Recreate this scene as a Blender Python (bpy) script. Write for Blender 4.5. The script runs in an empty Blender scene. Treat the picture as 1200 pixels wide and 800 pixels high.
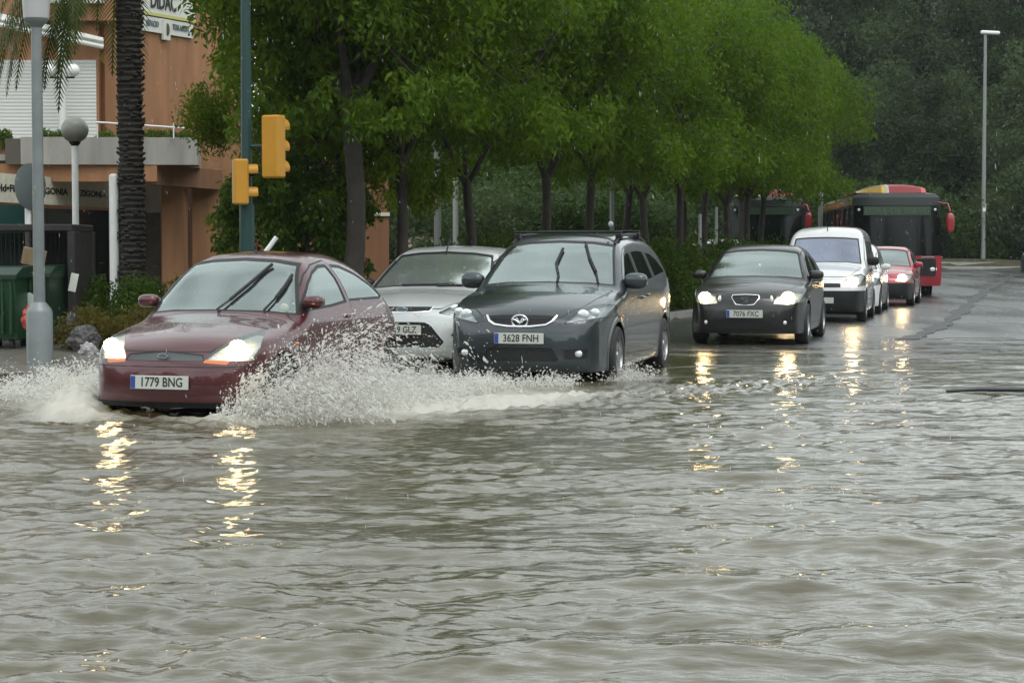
import bpy, math, random
import numpy as np
from mathutils import Vector, Matrix, noise as mnoise

R = math.radians
SC = bpy.context.scene
COL = SC.collection

# ---------------------------------------------------------------- camera
F_PX, HOR, CAM_H = 2333.0, 293.0, 1.37
cam_data = bpy.data.cameras.new("camera")
cam_data.sensor_width = 36.0
cam_data.lens = 36.0 * F_PX / 1200.0
cam_data.clip_start = 0.1
cam_data.clip_end = 3000.0
cam = bpy.data.objects.new("camera", cam_data)
COL.objects.link(cam)
cam.location = (0, 0, CAM_H)
cam.rotation_euler = (R(90) - math.atan((400 - HOR) / F_PX), 0, 0)
SC.camera = cam

# ---------------------------------------------------------------- world and sun
SUN_EL, SUN_ROT = R(58), R(160)
world = bpy.data.worlds.new("World")
SC.world = world
world.use_nodes = True
wn, wl = world.node_tree.nodes, world.node_tree.links
wn.clear()
w_out = wn.new("ShaderNodeOutputWorld")
w_bg = wn.new("ShaderNodeBackground")
w_sky = wn.new("ShaderNodeTexSky")
w_sky.sky_type = 'NISHITA'
w_sky.sun_disc = False
w_sky.sun_elevation = SUN_EL
w_sky.sun_rotation = SUN_ROT
w_sky.air_density = 1.0
w_sky.dust_density = 6.0
w_sky.ozone_density = 1.0
w_hsv = wn.new("ShaderNodeHueSaturation")
w_hsv.inputs['Saturation'].default_value = 0.12
w_hsv.inputs['Value'].default_value = 1.0
w_tc = wn.new("ShaderNodeTexCoord")
w_map = wn.new("ShaderNodeMapping")
w_map.inputs['Scale'].default_value = (1.0, 1.0, 3.0)
w_noi = wn.new("ShaderNodeTexNoise")
w_noi.inputs['Scale'].default_value = 2.2
w_noi.inputs['Detail'].default_value = 6.0
w_rmp = wn.new("ShaderNodeMapRange")
w_rmp.inputs['From Min'].default_value = 0.3
w_rmp.inputs['From Max'].default_value = 0.75
w_rmp.inputs['To Min'].default_value = 0.62
w_rmp.inputs['To Max'].default_value = 1.35
w_mul = wn.new("ShaderNodeVectorMath"); w_mul.operation = 'MULTIPLY'
w_mix = wn.new("ShaderNodeMix"); w_mix.data_type = 'RGBA'
w_mix.inputs['Factor'].default_value = 0.75
w_mix.inputs['B'].default_value = (7.4, 8.0, 8.15, 1)
wl.new(w_tc.outputs['Generated'], w_map.inputs['Vector'])
wl.new(w_map.outputs['Vector'], w_noi.inputs['Vector'])
wl.new(w_noi.outputs['Fac'], w_rmp.inputs['Value'])
wl.new(w_sky.outputs['Color'], w_hsv.inputs['Color'])
wl.new(w_hsv.outputs['Color'], w_mix.inputs['A'])
wl.new(w_mix.outputs['Result'], w_mul.inputs[0])
wl.new(w_rmp.outputs['Result'], w_mul.inputs[1])
# sky made brighter towards the horizon, for grazing reflections on the water
w_sep = wn.new("ShaderNodeSeparateXYZ"); wl.new(w_tc.outputs['Generated'], w_sep.inputs[0])
w_grd = wn.new("ShaderNodeMapRange"); w_grd.inputs['From Min'].default_value = 0.0; w_grd.inputs['From Max'].default_value = 0.75
w_grd.inputs['To Min'].default_value = 1.45; w_grd.inputs['To Max'].default_value = 1.0
wl.new(w_sep.outputs['Z'], w_grd.inputs['Value'])
w_mul2 = wn.new("ShaderNodeVectorMath"); w_mul2.operation = 'MULTIPLY'
wl.new(w_mul.outputs['Vector'], w_mul2.inputs[0]); wl.new(w_grd.outputs['Result'], w_mul2.inputs[1])
wl.new(w_mul2.outputs['Vector'], w_bg.inputs['Color'])
w_bg.inputs['Strength'].default_value = 0.15
wl.new(w_bg.outputs['Background'], w_out.inputs['Surface'])

sun_d = bpy.data.lights.new("sun", 'SUN')
sun_d.energy = 0.6
sun_d.angle = R(25)
sun_d.color = (1.0, 0.97, 0.92)
sun = bpy.data.objects.new("sun", sun_d)
COL.objects.link(sun)
# the sky's sun_rotation runs clockwise from +Y
_sd = Vector((math.sin(SUN_ROT) * math.cos(SUN_EL), math.cos(SUN_ROT) * math.cos(SUN_EL), math.sin(SUN_EL)))
sun.rotation_euler = (-_sd).to_track_quat('-Z', 'Y').to_euler()

SC.view_settings.view_transform = 'Standard'
SC.view_settings.look = 'None'
SC.view_settings.exposure = 0.30
SC.view_settings.gamma = 1.0
SC.view_settings.use_curve_mapping = False
SC.render.engine = 'CYCLES'
SC.cycles.use_denoising = True
SC.cycles.sample_clamp_indirect = 18.0
SC.cycles.max_bounces = 8
SC.cycles.transparent_max_bounces = 16
SC.cycles.volume_bounces = 0

RNG = np.random.default_rng(7)

# ---------------------------------------------------------------- helpers
def at(px, py, D):
    """point seen at pixel (px, py) of the 1200x800 photograph at distance D"""
    return ((px - 600) / F_PX * D, D, CAM_H - (py - HOR) / F_PX * D)

def tag(o, label=None, cat=None, group=None, kind=None):
    if label: o['label'] = label
    if cat: o['category'] = cat
    if group: o['group'] = group
    if kind: o['kind'] = kind
    return o

def empty(name, loc=(0, 0, 0), rz=0.0):
    o = bpy.data.objects.new(name, None)
    o.empty_display_size = 0.2
    o.location = loc
    o.rotation_euler = (0, 0, rz)
    COL.objects.link(o)
    return o

def link(name, me, mats=None, parent=None, smooth=False, loc=None):
    if mats is not None:
        for m in (mats if isinstance(mats, (list, tuple)) else [mats]):
            me.materials.append(m)
    if smooth:
        me.shade_smooth()
    o = bpy.data.objects.new(name, me)
    COL.objects.link(o)
    if parent: o.parent = parent
    if loc is not None: o.location = loc
    return o

def mesh_np(name, V, Fq, mats=None, parent=None, smooth=False, midx=None):
    """fast mesh from arrays: V (n,3), Fq (m,k) all with k corners"""
    V = np.asarray(V, dtype=np.float32); Fq = np.asarray(Fq, dtype=np.int32)
    me = bpy.data.meshes.new(name)
    k = Fq.shape[1]
    me.vertices.add(len(V)); me.vertices.foreach_set('co', V.ravel())
    me.loops.add(Fq.size); me.loops.foreach_set('vertex_index', Fq.ravel())
    me.polygons.add(len(Fq))
    me.polygons.foreach_set('loop_start', np.arange(0, Fq.size, k, dtype=np.int32))
    me.polygons.foreach_set('loop_total', np.full(len(Fq), k, dtype=np.int32))
    if midx is not None:
        me.polygons.foreach_set('material_index', np.asarray(midx, dtype=np.int32))
    me.update(calc_edges=True)
    me.validate()
    return link(name, me, mats, parent, smooth)

def ortho(d):
    d = Vector(d).normalized()
    a = Vector((0, 0, 1)) if abs(d.z) < 0.9 else Vector((1, 0, 0))
    u = d.cross(a).normalized(); v = d.cross(u).normalized()
    return u, v

class MB:
    """collects shapes, builds ONE mesh object"""
    def __init__(s): s.v = []; s.f = []; s.m = []; s.cur = 0
    def add(s, vs, fs, m=None):
        b = len(s.v); s.v += [tuple(p) for p in vs]
        for f in fs: s.f.append(tuple(i + b for i in f)); s.m.append(s.cur if m is None else m)
        return s
    def box(s, x0, x1, y0, y1, z0, z1, m=None, M=None, bev=0.0):
        if bev > 0: return s.bbox(x0, x1, y0, y1, z0, z1, bev, m, M)
        vs = [Vector(p) for p in ((x0,y0,z0),(x1,y0,z0),(x1,y1,z0),(x0,y1,z0),(x0,y0,z1),(x1,y0,z1),(x1,y1,z1),(x0,y1,z1))]
        if M is not None: vs = [M @ p for p in vs]
        return s.add(vs, ((0,3,2,1),(4,5,6,7),(0,1,5,4),(1,2,6,5),(2,3,7,6),(3,0,4,7)), m)
    def bbox(s, x0, x1, y0, y1, z0, z1, b, m=None, M=None):
        """box with chamfered edges: convex hull of the 24 points"""
        import bmesh
        b = min(b, (x1-x0)/2.01, (y1-y0)/2.01, (z1-z0)/2.01)
        bm = bmesh.new()
        for x, dx in ((x0, b), (x1, -b)):
            for y, dy in ((y0, b), (y1, -b)):
                for z, dz in ((z0, b), (z1, -b)):
                    bm.verts.new((x, y+dy, z+dz)); bm.verts.new((x+dx, y, z+dz)); bm.verts.new((x+dx, y+dy, z))
        bmesh.ops.convex_hull(bm, input=bm.verts)
        bm.verts.index_update()
        vs = [v.co.copy() for v in bm.verts]
        if M is not None: vs = [M @ p for p in vs]
        s.add(vs, [tuple(v.index for v in f.verts) for f in bm.faces], m)
        bm.free(); return s
    def tube(s, pts, r, n=10, m=None, caps=True):
        pts = [Vector(p) for p in pts]; N = len(pts)
        rs = r if isinstance(r, (list, tuple)) else [r] * N
        vs = []; u = None
        for i, p in enumerate(pts):
            d = (pts[min(i+1, N-1)] - pts[max(i-1, 0)])
            if d.length < 1e-9: d = Vector((0, 0, 1))
            d.normalize()
            if u is None: u, _ = ortho(d)
            u = (u - d * u.dot(d))
            if u.length < 1e-6: u, _ = ortho(d)
            u.normalize(); w = d.cross(u)
            for k in range(n):
                a = 2 * math.pi * k / n
                vs.append(p + (u * math.cos(a) + w * math.sin(a)) * rs[i])
        fs = []
        for i in range(N-1):
            for k in range(n):
                a = i*n+k; b = i*n+(k+1) % n
                fs.append((a, b, b+n, a+n))
        if caps:
            fs.append(tuple(reversed(range(n)))); fs.append(tuple((N-1)*n+k for k in range(n)))
        return s.add(vs, fs, m)
    def lathe(s, prof, n=24, c=(0,0,0), axis='z', m=None, M=None, cap=True):
        vs = []; 
        for (r, h) in prof:
            for k in range(n):
                a = 2*math.pi*k/n
                x, y = r*math.cos(a), r*math.sin(a)
                p = {'z': (x, y, h), 'x': (h, x, y), 'y': (x, h, -y)}[axis]
                p = Vector((p[0]+c[0], p[1]+c[1], p[2]+c[2]))
                vs.append(M @ p if M is not None else p)
        fs = []
        for i in range(len(prof)-1):
            for k in range(n):
                a = i*n+k; b = i*n+(k+1) % n
                fs.append((a, b, b+n, a+n))
        if cap and prof[0][0] > 1e-5: fs.append(tuple(reversed(range(n))))
        if cap and prof[-1][0] > 1e-5: fs.append(tuple((len(prof)-1)*n+k for k in range(n)))
        return s.add(vs, fs, m)
    def ellip(s, c, r, n=16, k=8, e=1.0, m=None, M=None):
        vs = []; fs = []
        sg = lambda v, p: math.copysign(abs(v)**p, v)
        for i in range(k+1):
            t = -math.pi/2 + math.pi*i/k
            for j in range(n):
                a = 2*math.pi*j/n
                p = Vector((c[0]+r[0]*sg(math.cos(t), e)*sg(math.cos(a), e), c[1]+r[1]*sg(math.cos(t), e)*sg(math.sin(a), e), c[2]+r[2]*sg(math.sin(t), e)))
                vs.append(M @ p if M is not None else p)
        for i in range(k):
            for j in range(n):
                a = i*n+j; b = i*n+(j+1) % n
                fs.append((a, b, b+n, a+n))
        return s.add(vs, fs, m)
    def prism(s, poly, d0, d1, plane='xy', m=None, M=None):
        """polygon (list of 2D) extruded; plane 'xz' extrudes along y, 'xy' along z, 'yz' along x"""
        def P(p, d):
            q = {'xy': (p[0], p[1], d), 'xz': (p[0], d, p[1]), 'yz': (d, p[0], p[1])}[plane]
            q = Vector(q); return M @ q if M is not None else q
        n = len(poly)
        vs = [P(p, d0) for p in poly] + [P(p, d1) for p in poly]
        fs = [tuple(range(n)), tuple(reversed(range(n, 2*n)))] + [(i, i+n, (i+1) % n + n, (i+1) % n) for i in range(n)]
        return s.add(vs, fs, m)
    def build(s, name, mats, parent=None, smooth=False, angle=None, loc=None):
        import bmesh
        me = bpy.data.meshes.new(name)
        me.from_pydata(s.v, [], s.f)
        me.polygons.foreach_set('material_index', s.m)
        me.validate(); 
        bm = bmesh.new(); bm.from_mesh(me)
        bmesh.ops.remove_doubles(bm, verts=bm.verts, dist=1e-6)
        bmesh.ops.recalc_face_normals(bm, faces=bm.faces)
        bm.to_mesh(me); bm.free()
        o = link(name, me, mats, parent, False, loc)
        if smooth or angle:
            me.shade_smooth()
            me.set_sharp_from_angle(angle=R(angle or 40))
        return o

def text(name, body, size, mat, parent, M, ext=0.004, align='CENTER', sx=1.0, bold=0.0):
    cu = bpy.data.curves.new(name, 'FONT')
    cu.body = body; cu.size = size; cu.align_x = align; cu.align_y = 'CENTER'
    cu.extrude = ext; cu.offset = bold; cu.resolution_u = 3
    tmp = bpy.data.objects.new(name, cu); COL.objects.link(tmp)
    dg = bpy.context.evaluated_depsgraph_get()
    me = bpy.data.meshes.new_from_object(tmp.evaluated_get(dg))
    bpy.data.objects.remove(tmp); bpy.data.curves.remove(cu)
    me.transform(M @ Matrix.Diagonal((sx, 1, 1, 1)))
    me.materials.clear()
    o = link(name, me, mat, parent)
    return o

# text standing in the xz plane facing -Y at point p
def face_front(p, rz=0.0, tilt=0.0):
    return Matrix.Translation(p) @ Matrix.Rotation(rz, 4, 'Z') @ Matrix.Rotation(R(90) + tilt, 4, 'X')

# ---------------------------------------------------------------- materials
MATS = {}
def new_mat(name):
    m = bpy.data.materials.new(name); m.use_nodes = True
    n = m.node_tree.nodes; l = m.node_tree.links
    return m, n, l, n['Principled BSDF']

def pmat(name, col, rough=0.5, metal=0.0, coat=0.0, spec=0.5, noise=0.0, nscale=8.0, bump=0.0, bscale=60.0, emit=None, estr=0.0, ior=None, coord='Object'):
    if name in MATS: return MATS[name]
    m, n, l, p = new_mat(name)
    p.inputs['Base Color'].default_value = (*col, 1)
    p.inputs['Roughness'].default_value = rough
    p.inputs['Metallic'].default_value = metal
    p.inputs['Coat Weight'].default_value = coat
    p.inputs['Coat Roughness'].default_value = 0.04
    p.inputs['Specular IOR Level'].default_value = spec
    if ior: p.inputs['IOR'].default_value = ior
    if emit: 
        p.inputs['Emission Color'].default_value = (*emit, 1); p.inputs['Emission Strength'].default_value = estr
    if noise > 0 or bump > 0:
        tc = n.new('ShaderNodeTexCoord')
    if noise > 0:
        t = n.new('ShaderNodeTexNoise'); t.inputs['Scale'].default_value = nscale; t.inputs['Detail'].default_value = 5
        l.new(tc.outputs[coord], t.inputs['Vector'])
        mr = n.new('ShaderNodeMapRange'); mr.inputs['From Min'].default_value = 0.25; mr.inputs['From Max'].default_value = 0.75
        mr.inputs['To Min'].default_value = 1 - noise; mr.inputs['To Max'].default_value = 1 + noise
        l.new(t.outputs['Fac'], mr.inputs['Value'])
        mx = n.new('ShaderNodeVectorMath'); mx.operation = 'MULTIPLY'; mx.inputs[0].default_value = col
        l.new(mr.outputs['Result'], mx.inputs[1]); l.new(mx.outputs['Vector'], p.inputs['Base Color'])
    if bump > 0:
        t2 = n.new('ShaderNodeTexNoise'); t2.inputs['Scale'].default_value = bscale; t2.inputs['Detail'].default_value = 3
        l.new(tc.outputs[coord], t2.inputs['Vector'])
        b = n.new('ShaderNodeBump'); b.inputs['Strength'].default_value = bump; b.inputs['Distance'].default_value = 0.01
        l.new(t2.outputs['Fac'], b.inputs['Height']); l.new(b.outputs['Normal'], p.inputs['Normal'])
    MATS[name] = m
    return m

def glass_mat(name, tint=(0.35, 0.42, 0.40), refl=0.22, gcol=(0.62, 0.72, 0.69), sky_sheen=None):
    if name in MATS: return MATS[name]
    m, n, l, p = new_mat(name)
    n.remove(p)
    out = n['Material Output']
    tr = n.new('ShaderNodeBsdfTransparent'); tr.inputs['Color'].default_value = (*tint, 1)
    gl = n.new('ShaderNodeBsdfGlossy'); gl.inputs['Roughness'].default_value = 0.03; gl.inputs['Color'].default_value = (*gcol, 1)
    tc = n.new('ShaderNodeTexCoord'); no = n.new('ShaderNodeTexNoise'); no.inputs['Scale'].default_value = 45; no.inputs['Detail'].default_value = 2
    l.new(tc.outputs['Object'], no.inputs['Vector'])
    b = n.new('ShaderNodeBump'); b.inputs['Strength'].default_value = 0.18; b.inputs['Distance'].default_value = 0.004
    l.new(no.outputs['Fac'], b.inputs['Height']); l.new(b.outputs['Normal'], gl.inputs['Normal'])
    # pale diffuse colour mixed in, standing for sky reflected in the glass
    df = n.new('ShaderNodeBsdfDiffuse'); df.inputs['Color'].default_value = (0.5, 0.56, 0.54, 1)
    mx0 = n.new('ShaderNodeMixShader'); mx0.inputs[0].default_value = sky_sheen if sky_sheen is not None else 0.10 if tint[0] > 0.1 else 0.01
    fr = n.new('ShaderNodeFresnel'); fr.inputs['IOR'].default_value = 1.6
    ad = n.new('ShaderNodeMath'); ad.operation = 'MULTIPLY_ADD'; ad.inputs[1].default_value = 1.35; ad.inputs[2].default_value = refl; ad.use_clamp = True
    l.new(fr.outputs['Fac'], ad.inputs[0])
    mx = n.new('ShaderNodeMixShader')
    l.new(tr.outputs['BSDF'], mx0.inputs[1]); l.new(df.outputs['BSDF'], mx0.inputs[2])
    l.new(ad.outputs['Value'], mx.inputs[0]); l.new(mx0.outputs['Shader'], mx.inputs[1]); l.new(gl.outputs['BSDF'], mx.inputs[2])
    l.new(mx.outputs['Shader'], out.inputs['Surface'])
    MATS[name] = m
    return m

M_BLACK = pmat('black_plastic', (0.010, 0.010, 0.011), 0.45, noise=0.2, spec=0.3)
M_RUBBER = pmat('rubber', (0.02, 0.02, 0.021), 0.7, bump=0.2)
M_SEAL = pmat('window_seal', (0.008, 0.008, 0.009), 0.5)
M_CHROME = pmat('chrome', (0.75, 0.76, 0.78), 0.18, 1.0)
M_ALLOY = pmat('alloy', (0.38, 0.39, 0.4), 0.35, 0.9, noise=0.15)
M_INT = pmat('interior_cloth', (0.045, 0.048, 0.05), 0.85, noise=0.2)
M_DARK = pmat('wheel_well', (0.008, 0.008, 0.008), 0.9)
M_PLATE = pmat('plate_white', (0.50, 0.52, 0.47), 0.45, noise=0.05)
M_BLUE = pmat('plate_blue', (0.03, 0.06, 0.28), 0.4)
M_INK = pmat('plate_ink', (0.02, 0.022, 0.025), 0.5)
M_AMBER = pmat('amber_lens', (0.65, 0.16, 0.02), 0.2, coat=1.0)
M_WHITEP = pmat('white_paint', (0.72, 0.73, 0.72), 0.35, noise=0.06, bump=0.05)
M_REFL = pmat('reflector', (0.80, 0.82, 0.83), 0.25, 0.45, bump=0.5, bscale=26)
M_LENS = glass_mat('lamp_lens', (0.95, 0.96, 0.96), 0.02)
M_GLASS = glass_mat('car_glass', (0.50, 0.60, 0.57), 0.29, (0.68, 0.78, 0.75), 0.06)
M_GLASSP = glass_mat('pale_glass', (0.34, 0.40, 0.38), 0.45, (0.85, 0.93, 0.90), 0.42)  # extra pale diffuse, in place of sky reflected in the silver car's windscreen
M_GLASSD = glass_mat('tinted_glass', (0.05, 0.06, 0.06), 0.0)
M_LAMP = pmat('headlamp_glow', (1, 0.9, 0.7), 0.5, emit=(1.0, 0.70, 0.34), estr=45.0)
M_LAMP2 = pmat('headlamp_glow_bright', (1, 0.9, 0.7), 0.5, emit=(1.0, 0.72, 0.36), estr=42.0)
# ---------------------------------------------------------------- car bodies: smooth intersection of three outlines, meshed and cut into panels
def catmull(pts, n=8, closed=False):
    P = np.array(pts, float); out = []
    N = len(P)
    rng = range(N) if closed else range(N-1)
    for i in rng:
        if closed: p0, p1, p2, p3 = P[(i-1) % N], P[i], P[(i+1) % N], P[(i+2) % N]
        else: p0, p1, p2, p3 = P[max(i-1, 0)], P[i], P[i+1], P[min(i+2, N-1)]
        for k in range(n):
            t = k/n
            out.append(0.5*((2*p1)+(-p0+p2)*t+(2*p0-5*p1+4*p2-p3)*t*t+(-p0+3*p1-3*p2+p3)*t**3))
    if not closed: out.append(P[-1])
    return np.array(out)

def poly_sdf(poly, P):
    """signed distance (negative inside) of points P (...,2) to closed polygon"""
    poly = np.asarray(poly, float); sh = P.shape[:-1]; P = P.reshape(-1, 2)
    d = np.full(len(P), 1e9); ins = np.zeros(len(P), bool)
    n = len(poly)
    for i in range(n):
        a = poly[i]; b = poly[(i+1) % n]; e = b-a; L = e@e
        if L < 1e-12: continue
        w = P-a; t = np.clip((w@e)/L, 0, 1)
        q = w-t[:, None]*e; d = np.minimum(d, (q*q).sum(1))
        if a[1] != b[1]:
            c = (a[1] > P[:, 1]) != (b[1] > P[:, 1])
            xi = a[0]+(P[:, 1]-a[1])*(b[0]-a[0])/(b[1]-a[1])
            ins ^= c & (P[:, 0] < xi)
    d = np.sqrt(d); d[ins] *= -1
    return d.reshape(sh)

class LUT2:
    def __init__(s, poly, x0, x1, y0, y1, h=0.01):
        s.x0, s.y0, s.h = x0, y0, h
        s.nx, s.ny = int((x1-x0)/h)+2, int((y1-y0)/h)+2
        X, Y = np.meshgrid(x0+np.arange(s.nx)*h, y0+np.arange(s.ny)*h, indexing='ij')
        s.G = poly_sdf(poly, np.stack([X, Y], -1))
    def __call__(s, x, y):
        u = np.clip((x-s.x0)/s.h, 0, s.nx-1.001); v = np.clip((y-s.y0)/s.h, 0, s.ny-1.001)
        i = u.astype(int); j = v.astype(int); a = u-i; b = v-j; G = s.G
        return (G[i, j]*(1-a)*(1-b)+G[i+1, j]*a*(1-b)+G[i, j+1]*(1-a)*b+G[i+1, j+1]*a*b)

def smax(a, b, k):
    h = np.maximum(k-np.abs(a-b), 0)/k
    return np.maximum(a, b)+h*h*k*0.25

class CarShape:
    """local frame: x to the car's left, y from nose (0) to tail (L), z up"""
    def __init__(s, sp):
        s.sp = sp; L, W = sp['L'], sp['W']
        s.L, s.W = L, W
        s.H = max(p[1] for p in sp['side'])
        s.side = LUT2(catmull(sp['side'], 8, True), -0.4, L+0.4, -0.1, s.H+0.35)
        pl = catmull(sp['plan'], 8); pl = np.vstack([pl, [(-x, y) for x, y in pl[::-1]]])
        s.plan = LUT2(pl, -0.02, W+0.3, -0.3, L+0.3)
        fr = catmull(sp['sect'], 8); fr = np.vstack([fr, [(-x, z) for x, z in fr[::-1]]])
        s.sect = LUT2(fr, -0.02, W+0.3, -0.1, s.H+0.35)
        s.crown = sp.get('crown', 0.06); s.bf = sp.get('bow_front', 0.16); s.br = sp.get('bow_rear', 0.10)
        s.k = sp.get('k', 0.07); s.k2 = sp.get('k2', 0.10)
    def f(s, P):
        x = np.abs(P[..., 0]); y = P[..., 1]; z = P[..., 2]
        q = np.minimum(x/s.W, 1.1); q2 = q*q
        t = np.clip(y/s.L, 0, 1)
        bow = s.bf*q2*(1-t)**1.2-s.br*q2*t**1.5
        zz = z+s.crown*q2*np.clip((z-0.45)/0.4, 0, 1)
        a = s.side(y-bow, zz)
        b = s.plan(x, y)
        c = s.sect(x, z)
        r = smax(smax(a, c, s.k2), b, s.k)
        for (cy, cz, rr, am) in s.sp.get('flares', ()):    # wheel-arch lips
            d = np.sqrt((y-cy)**2+(z-cz)**2)
            r = r-am*np.exp(-((d-rr)/0.035)**2)*(x > s.W*0.7)
        for (fn) in s.sp.get('extra', ()): r = fn(r, x, y, z)
        return r
    def grad(s, P, e=0.004):
        g = np.empty_like(P)
        for i in range(3):
            d = np.zeros(3); d[i] = e
            g[:, i] = (s.f(P+d)-s.f(P-d))/(2*e)
        return g
    def front(s, x, z, y0=-0.3, y1=None):
        """surface point seen from the front at (x, z)"""
        ys = np.linspace(y0, y1 or s.L*0.62, 500)
        P = np.stack([np.full_like(ys, x), ys, np.full_like(ys, z)], -1)
        v = s.f(P); i = np.argmax(v < 0)
        if v[i] >= 0: return Vector((x, ys[-1], z))
        a = v[i-1]/(v[i-1]-v[i]) if i else 0
        return Vector((x, ys[i-1]+(ys[i]-ys[i-1])*a, z))
    def sidept(s, y, z, sg=1):
        xs = np.linspace(s.W+0.2, 0, 400)
        P = np.stack([xs, np.full_like(xs, y), np.full_like(xs, z)], -1)
        v = s.f(P); i = np.argmax(v < 0)
        return Vector((sg*xs[i], y, z))
    def top(s, x, y):
        zs = np.linspace(s.H+0.1, 0.3, 500)
        P = np.stack([np.full_like(zs, x), np.full_like(zs, y), zs], -1)
        v = s.f(P); i = np.argmax(v < 0)
        return Vector((x, y, zs[i]))

def surface_nets(fn, lo, hi, h):
    n = [int(math.ceil((hi[i]-lo[i])/h))+1 for i in range(3)]
    ax = [lo[i]+np.arange(n[i])*h for i in range(3)]
    G = np.empty(n, np.float32)
    for i0 in range(0, n[0], 16):
        X, Y, Z = np.meshgrid(ax[0][i0:i0+16], ax[1], ax[2], indexing='ij')
        G[i0:i0+16] = fn(np.stack([X, Y, Z], -1))
    I = G < 0
    cells = [n[0]-1, n[1]-1, n[2]-1]
    acc = np.zeros(cells+[3]); cnt = np.zeros(cells)
    for ax_i in range(3):
        sl0 = [slice(None)]*3; sl1 = [slice(None)]*3
        sl0[ax_i] = slice(0, -1); sl1[ax_i] = slice(1, None)
        a = G[tuple(sl0)]; b = G[tuple(sl1)]
        cr = (a < 0) != (b < 0)
        t = np.where(cr, a/(a-b+1e-12), 0)
        idx = np.indices(cr.shape).astype(float)
        pos = [idx[0], idx[1], idx[2]]; pos[ax_i] = pos[ax_i]+t
        o = [q for q in range(3) if q != ax_i]
        for da in (0, 1):
            for db in (0, 1):
                sl = [slice(None)]*3
                # this edge belongs to cells with offsets -da, -db on the other axes
                for (axis, dd) in ((o[0], da), (o[1], db)):
                    sl[axis] = slice(0, -1) if dd == 0 else slice(1, None)
                c = cr[tuple(sl)]
                for q in range(3): acc[..., q] += np.where(c, pos[q][tuple(sl)], 0)
                cnt += c
    act = cnt > 0
    vid = np.full(cells, -1, int); vid[act] = np.arange(act.sum())
    V = acc[act]/cnt[act][:, None]*h+np.array(lo)
    faces = []
    for ax_i in range(3):
        sl0 = [slice(None)]*3; sl1 = [slice(None)]*3
        sl0[ax_i] = slice(0, -1); sl1[ax_i] = slice(1, None)
        a = I[tuple(sl0)]; b = I[tuple(sl1)]
        E = np.argwhere(a != b)
        o = [(ax_i+1) % 3, (ax_i+2) % 3]
        E = E[(E[:, o[0]] > 0) & (E[:, o[1]] > 0) & (E[:, o[0]] < cells[o[0]]) & (E[:, o[1]] < cells[o[1]])]
        def c(d0, d1):
            q = E.copy(); q[:, o[0]] -= d0; q[:, o[1]] -= d1
            return vid[q[:, 0], q[:, 1], q[:, 2]]
        Q = np.stack([c(0, 0), c(1, 0), c(1, 1), c(0, 1)], -1)
        flip = ~a[E[:, 0], E[:, 1], E[:, 2]]
        Q[flip] = Q[flip][:, ::-1]
        faces.append(Q)
    Fq = np.vstack(faces)
    return V, Fq[(Fq >= 0).all(1)]

class Shell:
    def __init__(s, cs, h=0.025):
        s.cs = cs
        V, Fq = surface_nets(cs.f, (-cs.W-0.1, -0.1, 0.05), (cs.W+0.1, cs.L+0.1, cs.H+0.1), h)
        for _ in range(3):
            g = cs.grad(V); f = cs.f(V)
            V = V-g*(f/np.maximum((g*g).sum(1), 0.2))[:, None]
        s.V = V; s.faces = [tuple(q) for q in Fq.tolist()]
        s.disp = []
    def cut(s, faces, fn, level=0.0):
        """split a face list along fn = level -> (inside, outside)"""
        val = fn(s.V)-level
        val[np.abs(val) < 1e-4] = 1e-4
        V = s.V.tolist(); vl = val.tolist(); cache = {}
        ins, out = [], []
        for f in faces:
            sg = [vl[i] < 0 for i in f]
            if all(sg): ins.append(f); continue
            if not any(sg): out.append(f); continue
            A, B = [], []
            n = len(f)
            for k in range(n):
                i, j = f[k], f[(k+1) % n]
                (A if vl[i] < 0 else B).append(i)
                if (vl[i] < 0) != (vl[j] < 0):
                    key = (i, j) if i < j else (j, i)
                    if key not in cache:
                        t = vl[i]/(vl[i]-vl[j]); p, q = V[i], V[j]
                        cache[key] = len(V)
                        V.append([p[c]+(q[c]-p[c])*t for c in range(3)])
                    A.append(cache[key]); B.append(cache[key])
            if len(A) >= 3: ins.append(tuple(A))
            if len(B) >= 3: out.append(tuple(B))
        s.V = np.array(V)
        return ins, out
    def finish(s):
        s.N = s.cs.grad(s.V); s.N /= np.maximum(np.linalg.norm(s.N, axis=1), 1e-6)[:, None]
        D = s.V.copy()
        for fn, depth, ring in s.disp:
            t = np.clip(-fn(s.V)/ring, 0, 1); t = t*t*(3-2*t)
            D -= s.N*(depth*t)[:, None]
        s.D = D
    def mesh(s, name, groups, mats, parent, yoff, off=0.0, solid=False):
        """groups: list of (faces, material index)"""
        used = {}; vs = []; fs = []; mi = []; nn = []
        for faces, m in groups:
            for f in faces:
                g = []
                for i in f:
                    if i not in used:
                        used[i] = len(vs); p = s.D[i]-s.N[i]*off
                        vs.append((p[0], p[1]-yoff, p[2])); nn.append(tuple(s.N[i]))
                    g.append(used[i])
                fs.append(g); mi.append(m)
        if not fs: return None
        me = bpy.data.meshes.new(name); me.from_pydata(vs, [], fs)
        me.polygons.foreach_set('material_index', mi)
        me.update(); me.shade_smooth()
        if len(me.vertices) == len(nn) and len(me.polygons) == len(fs):
            me.normals_split_custom_set_from_vertices(nn)
        return link(name, me, mats, parent)

def reg_front(poly, ymax, smooth=False, mirror=False, side=0, ymin=None):
    """region seen from the front: polygon in (x, z), only where y < ymax"""
    P = np.array(poly, float)
    if smooth: P = catmull(P, 6, True)
    def fn(V):
        x = V[:, 0]
        if mirror: x = np.abs(x)
        if side: x = x*side
        d = poly_sdf(P, np.stack([x, V[:, 2]], -1))
        d = np.maximum(d, V[:, 1]-ymax)
        if ymin is not None: d = np.maximum(d, ymin-V[:, 1])
        return d
    return fn

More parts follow.
